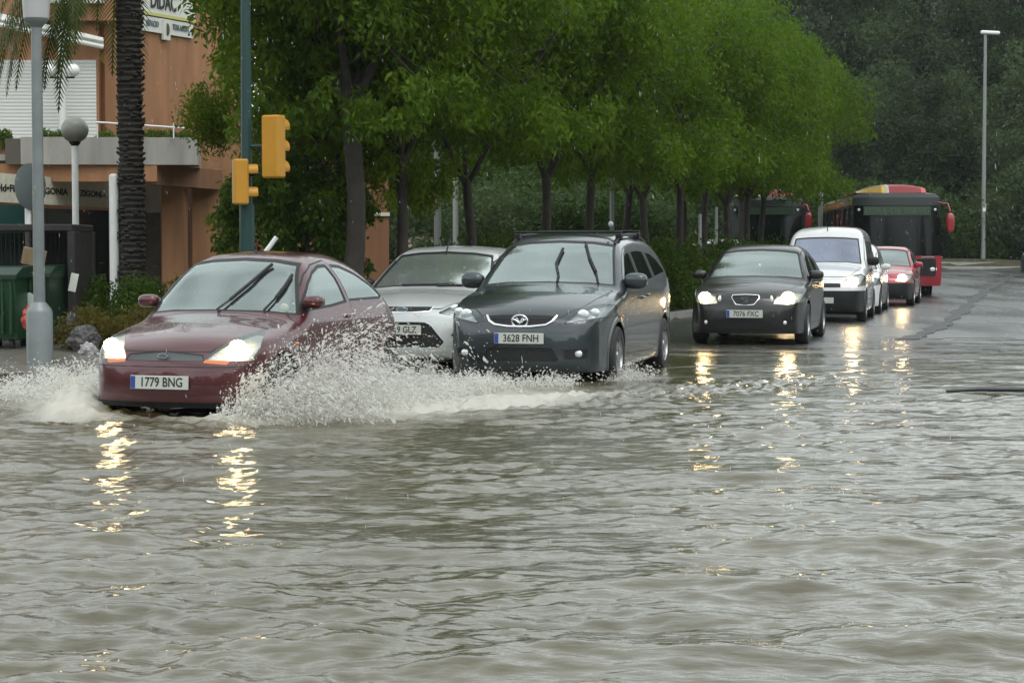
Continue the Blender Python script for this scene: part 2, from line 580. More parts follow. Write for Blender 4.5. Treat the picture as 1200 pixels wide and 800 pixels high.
def reg_side(poly, side, xmin=0.25, smooth=False):
    P = np.array(poly, float)
    if smooth: P = catmull(P, 6, True)
    def fn(V):
        return np.maximum(poly_sdf(P, V[:, 1:3]), xmin-V[:, 0]*side)
    return fn

def reg_top(poly, zmin, smooth=False):
    P = np.array(poly, float)
    if smooth: P = catmull(P, 6, True)
    def fn(V):
        return np.maximum(poly_sdf(P, np.stack([np.abs(V[:, 0]), V[:, 1]], -1)), zmin-V[:, 2])
    return fn

def make_wheel(root, loc, r, w, side, spokes=5, steel=False):
    """wheel > rim; axle along x, outer face towards side"""
    mb = MB()
    s = side
    prof = [(r*0.64, -w/2), (r*0.90, -w/2), (r*0.97, -w*0.42), (r, -w*0.3), (r, w*0.3), (r*0.97, w*0.42), (r*0.90, w/2), (r*0.64, w/2), (r*0.62, w*0.3), (r*0.62, -w*0.3)]
    prof.append(prof[0]); mb.lathe(prof, 32, (0, 0, 0), 'x', cap=False)
    wh = mb.build('wheel', M_RUBBER, root, smooth=True, angle=35, loc=loc)
    rb = MB()
    rb.lathe([(r*0.655, s*w*0.46), (r*0.60, s*w*0.47), (r*0.56, s*w*0.30), (r*0.56, s*w*0.0)], 32, (0, 0, 0), 'x', cap=False)
    for k in range(spokes):
        a = 2*math.pi*k/spokes+0.3
        M = Matrix.Rotation(a, 4, 'X')
        rb.prism([(-0.055*r/0.3, r*0.10), (0.055*r/0.3, r*0.10), (0.030*r/0.3, r*0.60), (-0.030*r/0.3, r*0.60)], s*w*0.28, s*w*0.40, 'yz', M=M)
    rb.lathe([(0.0001, s*w*0.44), (r*0.17, s*w*0.43), (r*0.2, s*w*0.30)], 20, (0, 0, 0), 'x', cap=False)
    rb.lathe([(0.0001, s*w*0.02), (r*0.56, s*w*0.04)], 24, (0, 0, 0), 'x', m=1, cap=False)
    rb.build('rim', [M_ALLOY if not steel else pmat('steel_wheel', (0.25, 0.25, 0.26), 0.5, 0.6), M_DARK], wh, smooth=True, angle=35)
    return wh

def make_plate(root, p, chars, tilt=0.0, country=True, w=0.52, h=0.11, rz=0.0):
    M = Matrix.Translation(p) @ Matrix.Rotation(rz, 4, 'Z') @ Matrix.Rotation(tilt, 4, 'X')
    mb = MB()
    mb.bbox(-w/2, w/2, -0.012, 0.006, -h/2, h/2, 0.003, m=0, M=M)
    pl = mb.build('licence_plate', [M_PLATE], root)
    bl = MB(); bl.box(-w/2+0.004, -w/2+0.046, -0.0145, -0.011, -h/2+0.005, h/2-0.005, M=M)
    bl.build('blue_band', M_BLUE, pl)
    if chars:
        text('registration', chars, 0.106, M_INK, pl, M @ face_front((0.022, -0.0135, 0.0)), ext=0.0015, sx=0.84, bold=0.0012)
    return pl

def build_car(sp, name, label, cat, front_xy, heading, z=0.0, h=0.025, group=None):
    """front_xy: world position of the middle of the nose; heading: degrees the car points left of the camera"""
    cs = CarShape(sp); L, W = sp['L'], sp['W']
    th = R(heading); yo = L/2
    root = empty(name, (front_xy[0]+math.sin(th)*yo, front_xy[1]+math.cos(th)*yo, z), -th)
    tag(root, label, cat, group)
    sh = Shell(cs, h)
    body = sh.faces
    paint = sp['paint']
    # wheel arches and sill cuts
    wy = sp['wheels']; wr = sp['wr']; ar = sp.get('ar', wr+0.045)
    for cy in wy:
        def fn(V, cy=cy): return np.maximum(np.hypot(V[:, 1]-cy, V[:, 2]-wr)-ar, 0.42-np.abs(V[:, 0]))
        _, body = sh.cut(body, fn)
    zs = sp.get('zmin', 0.19)
    _, body = sh.cut(body, lambda V: V[:, 2]-zs)
    pieces = []     # (name, groups, mats, parentkey)
    trims = []
    parts = {}
    store = []
    for g in sp['glass']:
        fn = g['fn']
        ins, body = sh.cut(body, fn)
        ring = g.get('ring', 0.022)
        gl, seal = sh.cut(ins, fn, -ring)
        sh.disp.append((fn, 0.010, ring))
        store.append((g.get('name', 'window'), gl, seal, g))
    regs = []
    for g in sp.get('regions', ()):
        ins, body = sh.cut(body, g['fn'])
        if g.get('recess'): sh.disp.append((g['fn'], g['recess'], g.get('ring', 0.015)))
        rim = []
        if g.get('border'):
            ins, rim = sh.cut(ins, g['fn'], -g['border'])
        regs.append((g, ins, rim))
    seams = []; panels = []
    for g in sp.get('panels', ()):
        sw = g.get('seam', 0.0055)
        ins, body = sh.cut(body, g['fn'], sw)
        pn, seam = sh.cut(ins, g['fn'], -sw)
        seams += seam
        panels.append((g, pn))
    for fn in sp.get('lines', ()):       # thin dark joints drawn in the body itself
        ins, body = sh.cut(body, fn, 0.004)
        inn, seam = sh.cut(ins, fn, -0.004)
        seams += seam; body = body+inn
    low = []
    if sp.get('lower'):
        low, body = sh.cut(body, sp['lower'])
    sh.finish()
    bo = sh.mesh('body', [(body, 0), (seams, 1)], [paint, M_SEAL], root, yo)
    if low: sh.mesh('lower_trim', [(low, 0)], [sp.get('lower_mat', M_BLACK)], root, yo)
    doors = []
    for g, pn in panels:
        o = sh.mesh(g['name'], [(pn, 0)], [g.get('mat', paint)], root, yo)
        doors.append((g, o))
        if g.get('handle'):
            hy, hz = g['handle']; sgn = g['side']
            p = cs.sidept(hy, hz, sgn); hb = MB()
            hb.ellip((p.x+sgn*0.012, p.y-yo, p.z), (0.022, 0.085, 0.016), 14, 8, 0.8)
            hb.build('handle', g.get('hmat', paint), o, smooth=True, angle=60)
    for nm, gl, seal, g in store:
        par = root
        if g.get('door') is not None:
            for dg, do in doors:
                if dg.get('key') == g['door']: par = do
        o = sh.mesh(nm, [(gl, 0)], [g.get('mat', M_GLASS)], par, yo)
        if o: sh.mesh('seal', [(seal, 0)], [M_SEAL], o if par is root else o, yo) if par is root else sh.mesh('seal', [(seal, 0)], [M_SEAL], par, yo)
    for g, ins, rim in regs:
        o = sh.mesh(g['name'], [(ins, 0), (rim, 1)], [g['mat'], g.get('bmat', M_CHROME)], root, yo)
        if g.get('lamp'):
            sh.mesh('reflector', [(ins, 0), (rim, 0)], [M_REFL], o, yo, off=0.035)
            (lx, lz, lr) = g['lamp']; p = cs.front(lx, lz, -0.2)
            lb = MB(); lb.ellip((p.x, p.y-yo+0.010, p.z), (lr, 0.016, lr*0.85), 18, 8)
            if g.get('twin'):
                q = cs.front(lx*1.17, lz+0.02, -0.2); lb.ellip((q.x, q.y-yo+0.012, q.z), (lr*0.8, 0.016, lr*0.7), 18, 8)
            lb.build('bulb', g.get('lmat', M_REFL), o, smooth=True, angle=60)
    # wells
    wt = sp.get('ww', 0.19); tk = sp.get('track', W-0.12)
    for cy in wy:
        for sd in (-1, 1):
            mb = MB()
            a0 = math.asin(max(-1, min(1, (wr-zs)/ar))); na = 28; xs_ = (sd*(W-0.07), sd*(W-0.42)); vs = []
            for xx in xs_:
                for k in range(na+1):
                    a = -a0+(math.pi+2*a0)*k/na
                    vs.append((xx, cy-yo+ar*1.004*math.cos(a), wr+ar*1.004*math.sin(a)))
            fs = [(k, k+1, na+2+k, na+1+k) for k in range(na)]+[tuple(range(na+1, 2*na+2))]
            mb.add(vs, fs)
            wl_ = mb.build('wheel_well', M_DARK, root, smooth=True, angle=40)
            make_wheel(root, (sd*tk, cy-yo, wr), wr, wt, sd, sp.get('spokes', 5), sp.get('steel', False))
    # cabin
    c = sp['cabin']   # dict: y0 dash, zb belt, yr rear bench
    mb = MB()
    mb.box(-W*0.80, W*0.80, 0.25-yo, L-0.3-yo, 0.20, 0.32)
    mb.bbox(-W*0.80, W*0.80, c['y0']-0.12-yo, c['y0']+0.30-yo, 0.42, c['zb']-0.05, 0.05)
    mb.bbox(-W*0.8, W*0.8, c['yr']+0.45-yo, c['yr']+0.6-yo, 0.3, c['zb']-0.04, 0.03)
    mb.box(-W*0.74, W*0.74, 0.5-yo, c['y0']-0.12-yo, 0.32, c['zb']-0.22)
    mb.build('cabin_floor', M_INT, root)
    for sd in (-1, 1):
        for yy in (c['ys'], c['yr']):
            st = MB()
            M = Matrix.Translation((sd*W*0.42, yy-yo, 0))
            st.ellip((0, 0, 0.48), (0.25, 0.26, 0.11), 16, 8, 0.6, M=M)
            st.ellip((0, 0.24, c['zb']-0.16), (0.23, 0.08, 0.34), 16, 8, 0.6, M=M)
            st.ellip((0, 0.27, c['zb']+0.23), (0.12, 0.05, 0.09), 14, 8, 0.7, M=M)
            st.build('seat', M_INT, root, smooth=True, angle=60)
    sw_ = MB(); M = Matrix.Translation((W*0.42, c['ys']-0.42-yo, c['zb']+0.0)) @ Matrix.Rotation(R(65), 4, 'X')
    n = 28
    sw_.tube([M @ Vector((0.185*math.cos(2*math.pi*k/n), 0.185*math.sin(2*math.pi*k/n), 0)) for k in range(n+1)], 0.014, 8)
    sw_.box(-0.18, 0.18, -0.02, 0.03, -0.01, 0.01, M=M); sw_.ellip((0, 0, 0), (0.07, 0.06, 0.03), M=M)
    sw_.build('steering_wheel', M_SEAL, root, smooth=True, angle=50)
    # mirrors
    mi = sp['mirror']  # (y, z, rx, ry, rz)
    for sd in (-1, 1):
        my, mz = mi[0], mi[1]
        p = cs.sidept(my, mz-0.03, sd); mb = MB()
        cx = p.x+sd*(mi[2]*0.85+0.0)
        mb.ellip((cx, my-yo-0.01, mz), (mi[2], mi[3], mi[4]), 20, 12, 0.72, m=0)
        mb.tube([(p.x-sd*0.03, my-yo, mz-0.05), (cx-sd*0.02, my-yo, mz-0.02)], 0.022, 8, m=1)
        mo = mb.build('door_mirror', [sp.get('mirror_mat', paint), M_BLACK], root, smooth=True, angle=50)
        gm = MB(); gm.ellip((cx, my-yo+mi[3]*0.92, mz), (mi[2]*0.8, 0.008, mi[4]*0.8), 16, 6); gm.build('mirror_glass', M_CHROME, mo, smooth=True)
    # plate
    if sp.get('plate'):
        px, pz, txt = sp['plate']; p = cs.front(px, pz)
        make_plate(root, (p.x, p.y-yo-0.012, p.z), txt, sp.get('plate_tilt', 0.0))
    # wipers
    for wp in sp.get('wipers', ()):
        pts = [cs.front(x, zz) for x, zz in wp]
        nrm = cs.grad(np.array([list(p) for p in pts])); 
        pts = [Vector((p.x, p.y-yo, p.z))+Vector(n_).normalized()*0.013 for p, n_ in zip(pts, nrm)]
        mb = MB(); k = len(pts)//2
        mb.tube(pts[:k+1], 0.010, 6); 
        b0 = pts[k-1] if k > 0 else pts[0]
        mb.tube([p-Vector((0, 0.004, 0)) for p in pts[max(k-1, 0):]], 0.016, 6)
        mb.build('wiper', M_SEAL, root, smooth=True, angle=60)
    if sp.get('details'): sp['details'](root, cs, yo)
    return root

def paint_mat(name, col, metal=0.3, rough=0.35, coat=1.0, dirt=0.12):
    if name in MATS: return MATS[name]
    m = pmat(name, col, rough, metal, coat, noise=dirt, nscale=2.5, bump=0.0)
    n, l = m.node_tree.nodes, m.node_tree.links; p = n['Principled BSDF']
    # rain drops standing on the coat
    tc = n.new('ShaderNodeTexCoord'); v = n.new('ShaderNodeTexVoronoi'); v.inputs['Scale'].default_value = 55
    l.new(tc.outputs['Object'], v.inputs['Vector'])
    mr = n.new('ShaderNodeMapRange'); mr.inputs['From Min'].default_value = 0.0; mr.inputs['From Max'].default_value = 0.35; mr.inputs['To Min'].default_value = 1; mr.inputs['To Max'].default_value = 0
    l.new(v.outputs['Distance'], mr.inputs['Value'])
    b = n.new('ShaderNodeBump'); b.inputs['Strength'].default_value = 0.25; b.inputs['Distance'].default_value = 0.003
    l.new(mr.outputs['Result'], b.inputs['Height']); l.new(b.outputs['Normal'], p.inputs['Coat Normal'])
    return m
# ---------------------------------------------------------------- the vehicles
def ell_badge(root, p, rx, rz, mat_o, mat_i=None, name='badge', ty=0.012):
    mb = MB(); n = 28
    M = Matrix.Translation(p)
    mb.prism([(rx*math.cos(2*math.pi*k/n), rz*math.sin(2*math.pi*k/n)) for k in range(n)], -ty, 0.006, 'xz', 0, M)
    if mat_i:
        mb.prism([(rx*0.8*math.cos(2*math.pi*k/n), rz*0.75*math.sin(2*math.pi*k/n)) for k in range(n)], -ty-0.003, 0, 'xz', 1, M)
    return mb.build(name, [mat_o, mat_i] if mat_i else [mat_o], root)

def bar_mesh(root, name, cs, yo, pts, r, mat, off=0.0, n=6):
    q = [cs.front(x, z) for x, z in pts]
    mb = MB(); mb.tube([(p.x, p.y-yo-off, p.z) for p in q], r, n)
    return mb.build(name, mat, root, smooth=True, angle=50)

P_RED = paint_mat('paint_dark_red', (0.075, 0.010, 0.014), 0.35, 0.32)
P_GREY = paint_mat('paint_blue_grey', (0.024, 0.035, 0.040), 0.40, 0.32)
P_SILVER = paint_mat('paint_silver', (0.50, 0.53, 0.52), 0.25, 0.33)
P_BLACK = paint_mat('paint_black', (0.0055, 0.0045, 0.0045), 0.0, 0.3, 0.5)
P_WHITE = paint_mat('paint_white', (0.68, 0.69, 0.69), 0.0, 0.3)
P_PINKRED = paint_mat('paint_bright_red', (0.36, 0.02, 0.03), 0.1, 0.3)
M_GREY_INSERT = pmat('grille_mesh', (0.10, 0.105, 0.11), 0.5, 0.3, bump=0.6, bscale=120)
M_BLACKIN = pmat('intake_black', (0.010, 0.010, 0.011), 0.6, bump=0.5, bscale=90)

def windscreen(x0, z0, x1, z1, b=0.02, t=0.015, ymax=2.2):
    """front-view windscreen outline: half widths and heights at the base and at the top"""
    pts = [(-x0, z0-b*1.2), (-x0*0.6, z0-b*0.3), (0, z0), (x0*0.6, z0-b*0.3), (x0, z0-b*1.2),
           (x1, z1-t*1.6), (x1*0.6, z1-t*0.5), (0, z1), (-x1*0.6, z1-t*0.5), (-x1, z1-t*1.6)]
    return reg_front(pts, ymax)

# --- small dark red hatchback
def red_details(root, cs, yo):
    g = cs.front(0, 0.585); 
    ell_badge(root, (0, g.y-yo-0.004, 0.588), 0.050, 0.021, M_CHROME, pmat('badge_grey', (0.12, 0.13, 0.16), 0.3))
    for sd in (-1, 1):            # amber indicators low in each headlamp corner
        pass
    a = cs.top(0, 1.80); mb = MB(); mb.tube([(0, a.y-yo, a.z-0.01), (0, a.y-yo+0.02, a.z+0.035)], [0.018, 0.010], 8)
    mb.build('aerial_base', M_BLACK, root)
    p = cs.sidept(0.93, 0.66, 1); mb = MB(); mb.ellip((p.x, p.y-yo, p.z), (0.012, 0.035, 0.018)); mb.build('side_repeater', M_AMBER, root, smooth=True)
    # round tax sticker inside the windscreen, low on the driver's side
    p = cs.front(0.58, 0.95); mb = MB(); mb.ellip((p.x, p.y-yo-0.002, p.z), (0.045, 0.006, 0.04), 20, 6); mb.build('sticker', pmat('sticker', (0.45, 0.5, 0.47), 0.5), root, smooth=True)

S_RED = dict(L=3.62, W=0.815, paint=P_RED, wheels=(0.66, 3.10), wr=0.285, ww=0.165, track=0.715, zmin=0.17,
    side=[(0.16, 0.10), (0.03, 0.18), (-0.02, 0.32), (0.00, 0.47), (0.045, 0.565), (0.13, 0.66), (0.30, 0.750), (0.60, 0.825), (0.84, 0.875), (1.00, 0.930), (1.22, 1.10), (1.44, 1.28), (1.66, 1.39), (2.0, 1.435), (2.4, 1.425), (2.75, 1.345), (3.05, 1.19), (3.32, 0.98), (3.52, 0.76), (3.63, 0.55), (3.64, 0.35), (3.55, 0.18), (3.2, 0.10), (1.8, 0.10)],
    plan=[(0.0, -0.02), (0.30, -0.01), (0.50, 0.05), (0.655, 0.17), (0.75, 0.36), (0.80, 0.62), (0.815, 1.1), (0.815, 2.4), (0.80, 3.0), (0.74, 3.35), (0.6, 3.55), (0.35, 3.63), (0.0, 3.64)],
    sect=[(0.0, 0.05), (0.60, 0.08), (0.76, 0.16), (0.80, 0.35), (0.815, 0.52), (0.806, 0.68), (0.785, 0.82), (0.75, 0.91), (0.68, 1.10), (0.60, 1.26), (0.52, 1.40), (0.45, 1.5), (0, 1.6)],
    flares=[(0.66, 0.285, 0.35, 0.012), (3.10, 0.285, 0.35, 0.012)], crown=0.075, bow_front=0.20, k2=0.14,
    glass=[dict(name='windscreen', fn=windscreen(0.72, 0.925, 0.51, 1.38, 0.03, 0.03, 1.85)),
           dict(fn=reg_side([(1.16, 0.915), (1.32, 1.04), (1.50, 1.17), (1.68, 1.26), (1.88, 1.315), (2.05, 1.32), (2.13, 1.20), (2.17, 0.975), (1.8, 0.945)], 1), door=1, ring=0.025, name='side_window'),
           dict(fn=reg_side([(1.16, 0.915), (1.32, 1.04), (1.50, 1.17), (1.68, 1.26), (1.88, 1.315), (2.05, 1.32), (2.13, 1.20), (2.17, 0.975), (1.8, 0.945)], -1), door=2, ring=0.025, name='side_window'),
           dict(fn=reg_side([(2.24, 0.985), (2.21, 1.18), (2.13, 1.32), (2.35, 1.31), (2.62, 1.24), (2.88, 1.13), (3.06, 1.02), (2.98, 0.99)], 1), ring=0.025, name='quarter_window'),
           dict(fn=reg_side([(2.24, 0.985), (2.21, 1.18), (2.13, 1.32), (2.35, 1.31), (2.62, 1.24), (2.88, 1.13), (3.06, 1.02), (2.98, 0.99)], -1), ring=0.025, name='quarter_window')],
    regions=[dict(name='headlight', fn=reg_front([(0.345, 0.560), (0.50, 0.553), (0.715, 0.548), (0.735, 0.67), (0.665, 0.765), (0.585, 0.775), (0.465, 0.69)], 0.62, side=1), mat=M_LENS, lamp=(0.575, 0.650, 0.080), lmat=M_LAMP2),
             dict(name='headlight', fn=reg_front([(0.345, 0.560), (0.50, 0.553), (0.715, 0.548), (0.735, 0.67), (0.665, 0.765), (0.585, 0.775), (0.465, 0.69)], 0.62, side=-1), mat=M_LENS, lamp=(-0.575, 0.650, 0.080), lmat=M_LAMP2),
             dict(name='indicator', fn=reg_front([(0.350, 0.535), (0.54, 0.520), (0.56, 0.552), (0.50, 0.556), (0.36, 0.562)], 0.62, side=1), mat=M_AMBER),
             dict(name='indicator', fn=reg_front([(0.350, 0.535), (0.54, 0.520), (0.56, 0.552), (0.50, 0.556), (0.36, 0.562)], 0.62, side=-1), mat=M_AMBER),
             dict(name='grille', fn=reg_front([(-0.36, 0.545), (0.36, 0.545), (0.335, 0.600), (0.0, 0.630), (-0.335, 0.600)], 0.4), mat=M_GREY_INSERT, recess=0.02, ring=0.02, border=0.008, bmat=M_SEAL)],
    panels=[dict(name='hood', fn=reg_top([(0.0, 0.07), (0.37, 0.10), (0.50, 0.30), (0.60, 0.60), (0.68, 0.96), (0.65, 1.00), (0.0, 0.965), (-0.3, 0.965), (-0.3, 0.07)], 0.62)),
            dict(name='door', key=1, side=1, fn=reg_side([(1.10, 0.30), (1.06, 0.86), (1.13, 0.95), (1.33, 1.09), (1.53, 1.23), (1.75, 1.315), (2.08, 1.355), (2.18, 1.20), (2.24, 0.95), (2.26, 0.45), (2.15, 0.28)], 1), handle=(2.10, 0.86)),
            dict(name='door', key=2, side=-1, fn=reg_side([(1.10, 0.30), (1.06, 0.86), (1.13, 0.95), (1.33, 1.09), (1.53, 1.23), (1.75, 1.315), (2.08, 1.355), (2.18, 1.20), (2.24, 0.95), (2.26, 0.45), (2.15, 0.28)], -1), handle=(2.10, 0.86))],
    lines=[lambda V: np.maximum(np.abs(V[:, 2]-0.500)-0.001, V[:, 1]-0.5)],
    lower=reg_front([(-0.9, 0.0), (0.9, 0.0), (0.9, 0.205), (0.5, 0.215), (-0.5, 0.215), (-0.9, 0.205)], 0.6),
    cabin=dict(y0=1.15, zb=0.93, ys=1.85, yr=2.65), mirror=(1.30, 1.00, 0.095, 0.07, 0.058),
    plate=(0.0, 0.375, '1779 BNG'), plate_tilt=R(-3),
    wipers=[[(0.02, 0.93), (0.09, 1.01), (0.21, 1.17), (0.30, 1.31)], [(0.43, 0.925), (0.48, 1.03), (0.51, 1.13), (0.52, 1.22)]],
    details=red_details, steel=True, spokes=6)

# --- dark blue-grey people carrier
def mpv_details(root, cs, yo):
    # winged oval badge
    g = cs.front(0, 0.70); n = 32; p = Vector((0, g.y-yo-0.022, 0.700)); mb = MB()
    mb.tube([p+Vector((0.082*math.cos(2*math.pi*k/n), 0, 0.062*math.sin(2*math.pi*k/n))) for k in range(n+1)], 0.010, 8)
    mb.tube([p+Vector((x, -0.004, z)) for x, z in ((-0.074, 0.020), (-0.045, 0.012), (-0.022, -0.004), (0, -0.022), (0.022, -0.004), (0.045, 0.012), (0.074, 0.020))], 0.009, 8)
    mb.tube([p+Vector((x, -0.004, z)) for x, z in ((-0.045, 0.016), (-0.03, 0.030), (0, -0.012), (0.03, 0.030), (0.045, 0.016))], 0.008, 8)
    mb.build('badge', M_CHROME, root, smooth=True, angle=60)
    # grille surround and slats
    bar_mesh(root, 'grille_surround', cs, yo, [(-0.37, 0.755), (-0.33, 0.70), (-0.27, 0.665), (-0.12, 0.648), (0.12, 0.648), (0.27, 0.665), (0.33, 0.70), (0.37, 0.755)], 0.013, M_CHROME, 0.008)
    bar_mesh(root, 'grille_slat', cs, yo, [(-0.31, 0.72), (-0.1, 0.715), (0.1, 0.715), (0.31, 0.72)], 0.006, M_BLACK, -0.005)
    # roof rails and carrier bars
    for sd in (-1, 1):
        mb = MB(); pts = [cs.top(sd*0.585, y) for y in (2.0, 2.3, 2.8, 3.3, 3.8)]
        hh = [0.0, 0.05, 0.055, 0.055, 0.0]
        mb.tube([(p.x, p.y-yo, p.z+h_) for p, h_ in zip(pts, hh)], 0.016, 8)
        mb.build('roof_rail', M_BLACK, root, smooth=True, angle=50)
        for y in (2.25, 3.3):
            mb = MB(); q = cs.top(sd*0.585, y); mb.bbox(sd*0.585-0.035, sd*0.585+0.035, y-yo-0.05, y-yo+0.05, q.z, q.z+0.085, 0.012); mb.build('rail_foot', M_BLACK, root)
    for y in (2.25, 3.3):
        mb = MB(); q = cs.top(0.585, y); mb.bbox(-0.62, 0.62, y-yo-0.022, y-yo+0.022, q.z+0.085, q.z+0.11, 0.01); mb.build('roof_bar', M_BLACK, root)
    mb = MB(); q = cs.top(0.50, 2.25); mb.ellip((0.50, 2.2-yo, q.z+0.14), (0.03, 0.04, 0.035)); mb.build('bar_fitting', pmat('grey_plastic', (0.3, 0.34, 0.33), 0.5), root, smooth=True)
    for sd in (-1, 1):
        g = cs.front(sd*0.60, 0.37); mb = MB(); mb.ellip((g.x, g.y-yo+0.028, g.z), (0.042, 0.02, 0.038), 18, 8); mb.build('fog_lamp', M_REFL, root, smooth=True)
    g = cs.front(0.30, 1.03); mb = MB()
    p = cs.front(0.36, 1.03); 
    p = cs.sidept(1.12, 0.72, 1); mb.ellip((p.x, p.y-yo, p.z), (0.012, 0.035, 0.02)); mb.build('side_repeater', M_AMBER, root, smooth=True)
    p = cs.top(0.2, 1.97); mb = MB(); mb.bbox(0.14, 0.27, p.y-yo+0.05, p.y-yo+0.09, p.z-0.14, p.z-0.06, 0.01); mb.build('rear_view_mirror', M_SEAL, root)

MPV_W1 = [(1.42, 1.03), (1.62, 1.15), (1.85, 1.29), (2.05, 1.385), (2.25, 1.42), (2.36, 1.42), (2.38, 1.05)]
MPV_W2 = [(2.44, 1.05), (2.43, 1.425), (2.8, 1.44), (3.15, 1.435), (3.19, 1.43), (3.30, 1.09)]
MPV_W3 = [(3.37, 1.10), (3.27, 1.425), (3.6, 1.405), (3.9, 1.33), (4.12, 1.21), (4.18, 1.15)]
MPV_D1 = [(1.28, 0.32), (1.25, 0.70), (1.33, 0.96), (1.60, 1.185), (1.83, 1.335), (2.05, 1.43), (2.25, 1.465), (2.41, 1.47), (2.41, 0.30)]
MPV_D2 = [(2.41, 0.30), (2.41, 1.47), (2.8, 1.485), (3.22, 1.475), (3.34, 1.1), (3.36, 0.85), (3.20, 0.66), (3.05, 0.50), (2.98, 0.30)]
S_MPV = dict(L=4.50, W=0.878, paint=P_GREY, wheels=(0.86, 3.60), wr=0.315, ww=0.20, track=0.775, zmin=0.18,
    side=[(0.2, 0.10), (0.05, 0.17), (-0.01, 0.30), (0.00, 0.48), (0.03, 0.63), (0.09, 0.745), (0.28, 0.865), (0.60, 0.965), (0.95, 1.03), (1.18, 1.07), (1.5, 1.27), (1.78, 1.45), (2.02, 1.555), (2.35, 1.615), (2.9, 1.64), (3.5, 1.62), (3.95, 1.55), (4.20, 1.42), (4.38, 1.15), (4.46, 0.95), (4.52, 0.65), (4.50, 0.30), (4.3, 0.15), (3.0, 0.10)],
    plan=[(0.0, -0.02), (0.40, 0.0), (0.60, 0.06), (0.735, 0.20), (0.82, 0.42), (0.865, 0.80), (0.878, 1.5), (0.878, 3.3), (0.855, 3.9), (0.79, 4.30), (0.60, 4.48), (0.0, 4.52)],
    sect=[(0.0, 0.05), (0.65, 0.08), (0.82, 0.17), (0.862, 0.36), (0.878, 0.60), (0.874, 0.80), (0.855, 0.95), (0.815, 1.04), (0.755, 1.20), (0.685, 1.38), (0.60, 1.55), (0.5, 1.68), (0, 1.8)],
    flares=[(0.86, 0.315, 0.38, 0.014), (3.60, 0.315, 0.38, 0.012)], crown=0.075, bow_front=0.15, k2=0.12,
    glass=[dict(name='windscreen', fn=windscreen(0.74, 1.075, 0.60, 1.535, 0.03, 0.03, 2.25)),
           dict(name='side_window', fn=reg_side(MPV_W1, 1), door=1, mat=M_GLASSD), dict(name='side_window', fn=reg_side(MPV_W1, -1), door=2, mat=M_GLASSD),
           dict(name='side_window', fn=reg_side(MPV_W2, 1), door=3, mat=M_GLASSD), dict(name='side_window', fn=reg_side(MPV_W2, -1), door=4, mat=M_GLASSD),
           dict(name='quarter_window', fn=reg_side(MPV_W3, 1), mat=M_GLASSD), dict(name='quarter_window', fn=reg_side(MPV_W3, -1), mat=M_GLASSD)],
    regions=[dict(name='headlight', fn=reg_front([(0.43, 0.665), (0.60, 0.70), (0.90, 0.745), (0.90, 0.83), (0.80, 0.865), (0.67, 0.85), (0.55, 0.78)], 0.85, side=1), mat=M_LENS, lamp=(0.62, 0.765, 0.062), twin=1, border=0.006, bmat=M_SEAL),
             dict(name='headlight', fn=reg_front([(0.43, 0.665), (0.60, 0.70), (0.90, 0.745), (0.90, 0.83), (0.80, 0.865), (0.67, 0.85), (0.55, 0.78)], 0.85, side=-1), mat=M_LENS, lamp=(-0.62, 0.765, 0.062), twin=1, border=0.006, bmat=M_SEAL),
             dict(name='grille', fn=reg_front([(-0.36, 0.745), (-0.30, 0.68), (0.0, 0.655), (0.30, 0.68), (0.36, 0.745), (0.2, 0.76), (-0.2, 0.76)], 0.4), mat=M_BLACKIN, recess=0.03, ring=0.02),
             dict(name='air_intake', fn=reg_front([(-0.42, 0.29), (0.42, 0.29), (0.34, 0.435), (-0.34, 0.435)], 0.4), mat=M_BLACKIN, recess=0.04, ring=0.03),
             dict(name='fog_recess', fn=reg_front([(0.46, 0.31), (0.68, 0.325), (0.70, 0.42), (0.46, 0.42)], 0.5, side=1), mat=M_BLACKIN, recess=0.03, ring=0.02),
             dict(name='fog_recess', fn=reg_front([(0.46, 0.31), (0.68, 0.325), (0.70, 0.42), (0.46, 0.42)], 0.5, side=-1), mat=M_BLACKIN, recess=0.03, ring=0.02)],
    panels=[dict(name='hood', fn=reg_top([(0.0, 0.10), (0.42, 0.13), (0.60, 0.36), (0.70, 0.75), (0.745, 1.10), (0.72, 1.16), (0.0, 1.06), (-0.3, 1.06), (-0.3, 0.10)], 0.74)),
            dict(name='door', key=1, side=1, fn=reg_side(MPV_D1, 1), handle=(2.25, 0.90)), dict(name='door', key=2, side=-1, fn=reg_side(MPV_D1, -1), handle=(2.25, 0.90)),
            dict(name='sliding_door', key=3, side=1, fn=reg_side(MPV_D2, 1), handle=(2.60, 0.92)), dict(name='sliding_door', key=4, side=-1, fn=reg_side(MPV_D2, -1), handle=(2.60, 0.92))],
    lines=[lambda V: np.maximum(np.abs(V[:, 2]-0.615-0.12*np.abs(V[:, 0]))-0.001, np.maximum(V[:, 1]-0.75, 0.40-np.abs(V[:, 0])))],
    cabin=dict(y0=1.35, zb=1.05, ys=2.05, yr=3.0), mirror=(1.55, 1.09, 0.13, 0.08, 0.088),
    plate=(0.0, 0.525, '3628 FNH'),
    wipers=[[(0.12, 1.07), (0.10, 1.16), (0.04, 1.27), (0.06, 1.43)], [(0.56, 1.06), (0.50, 1.18), (0.38, 1.34), (0.28, 1.50)]],
    details=mpv_details, spokes=7)

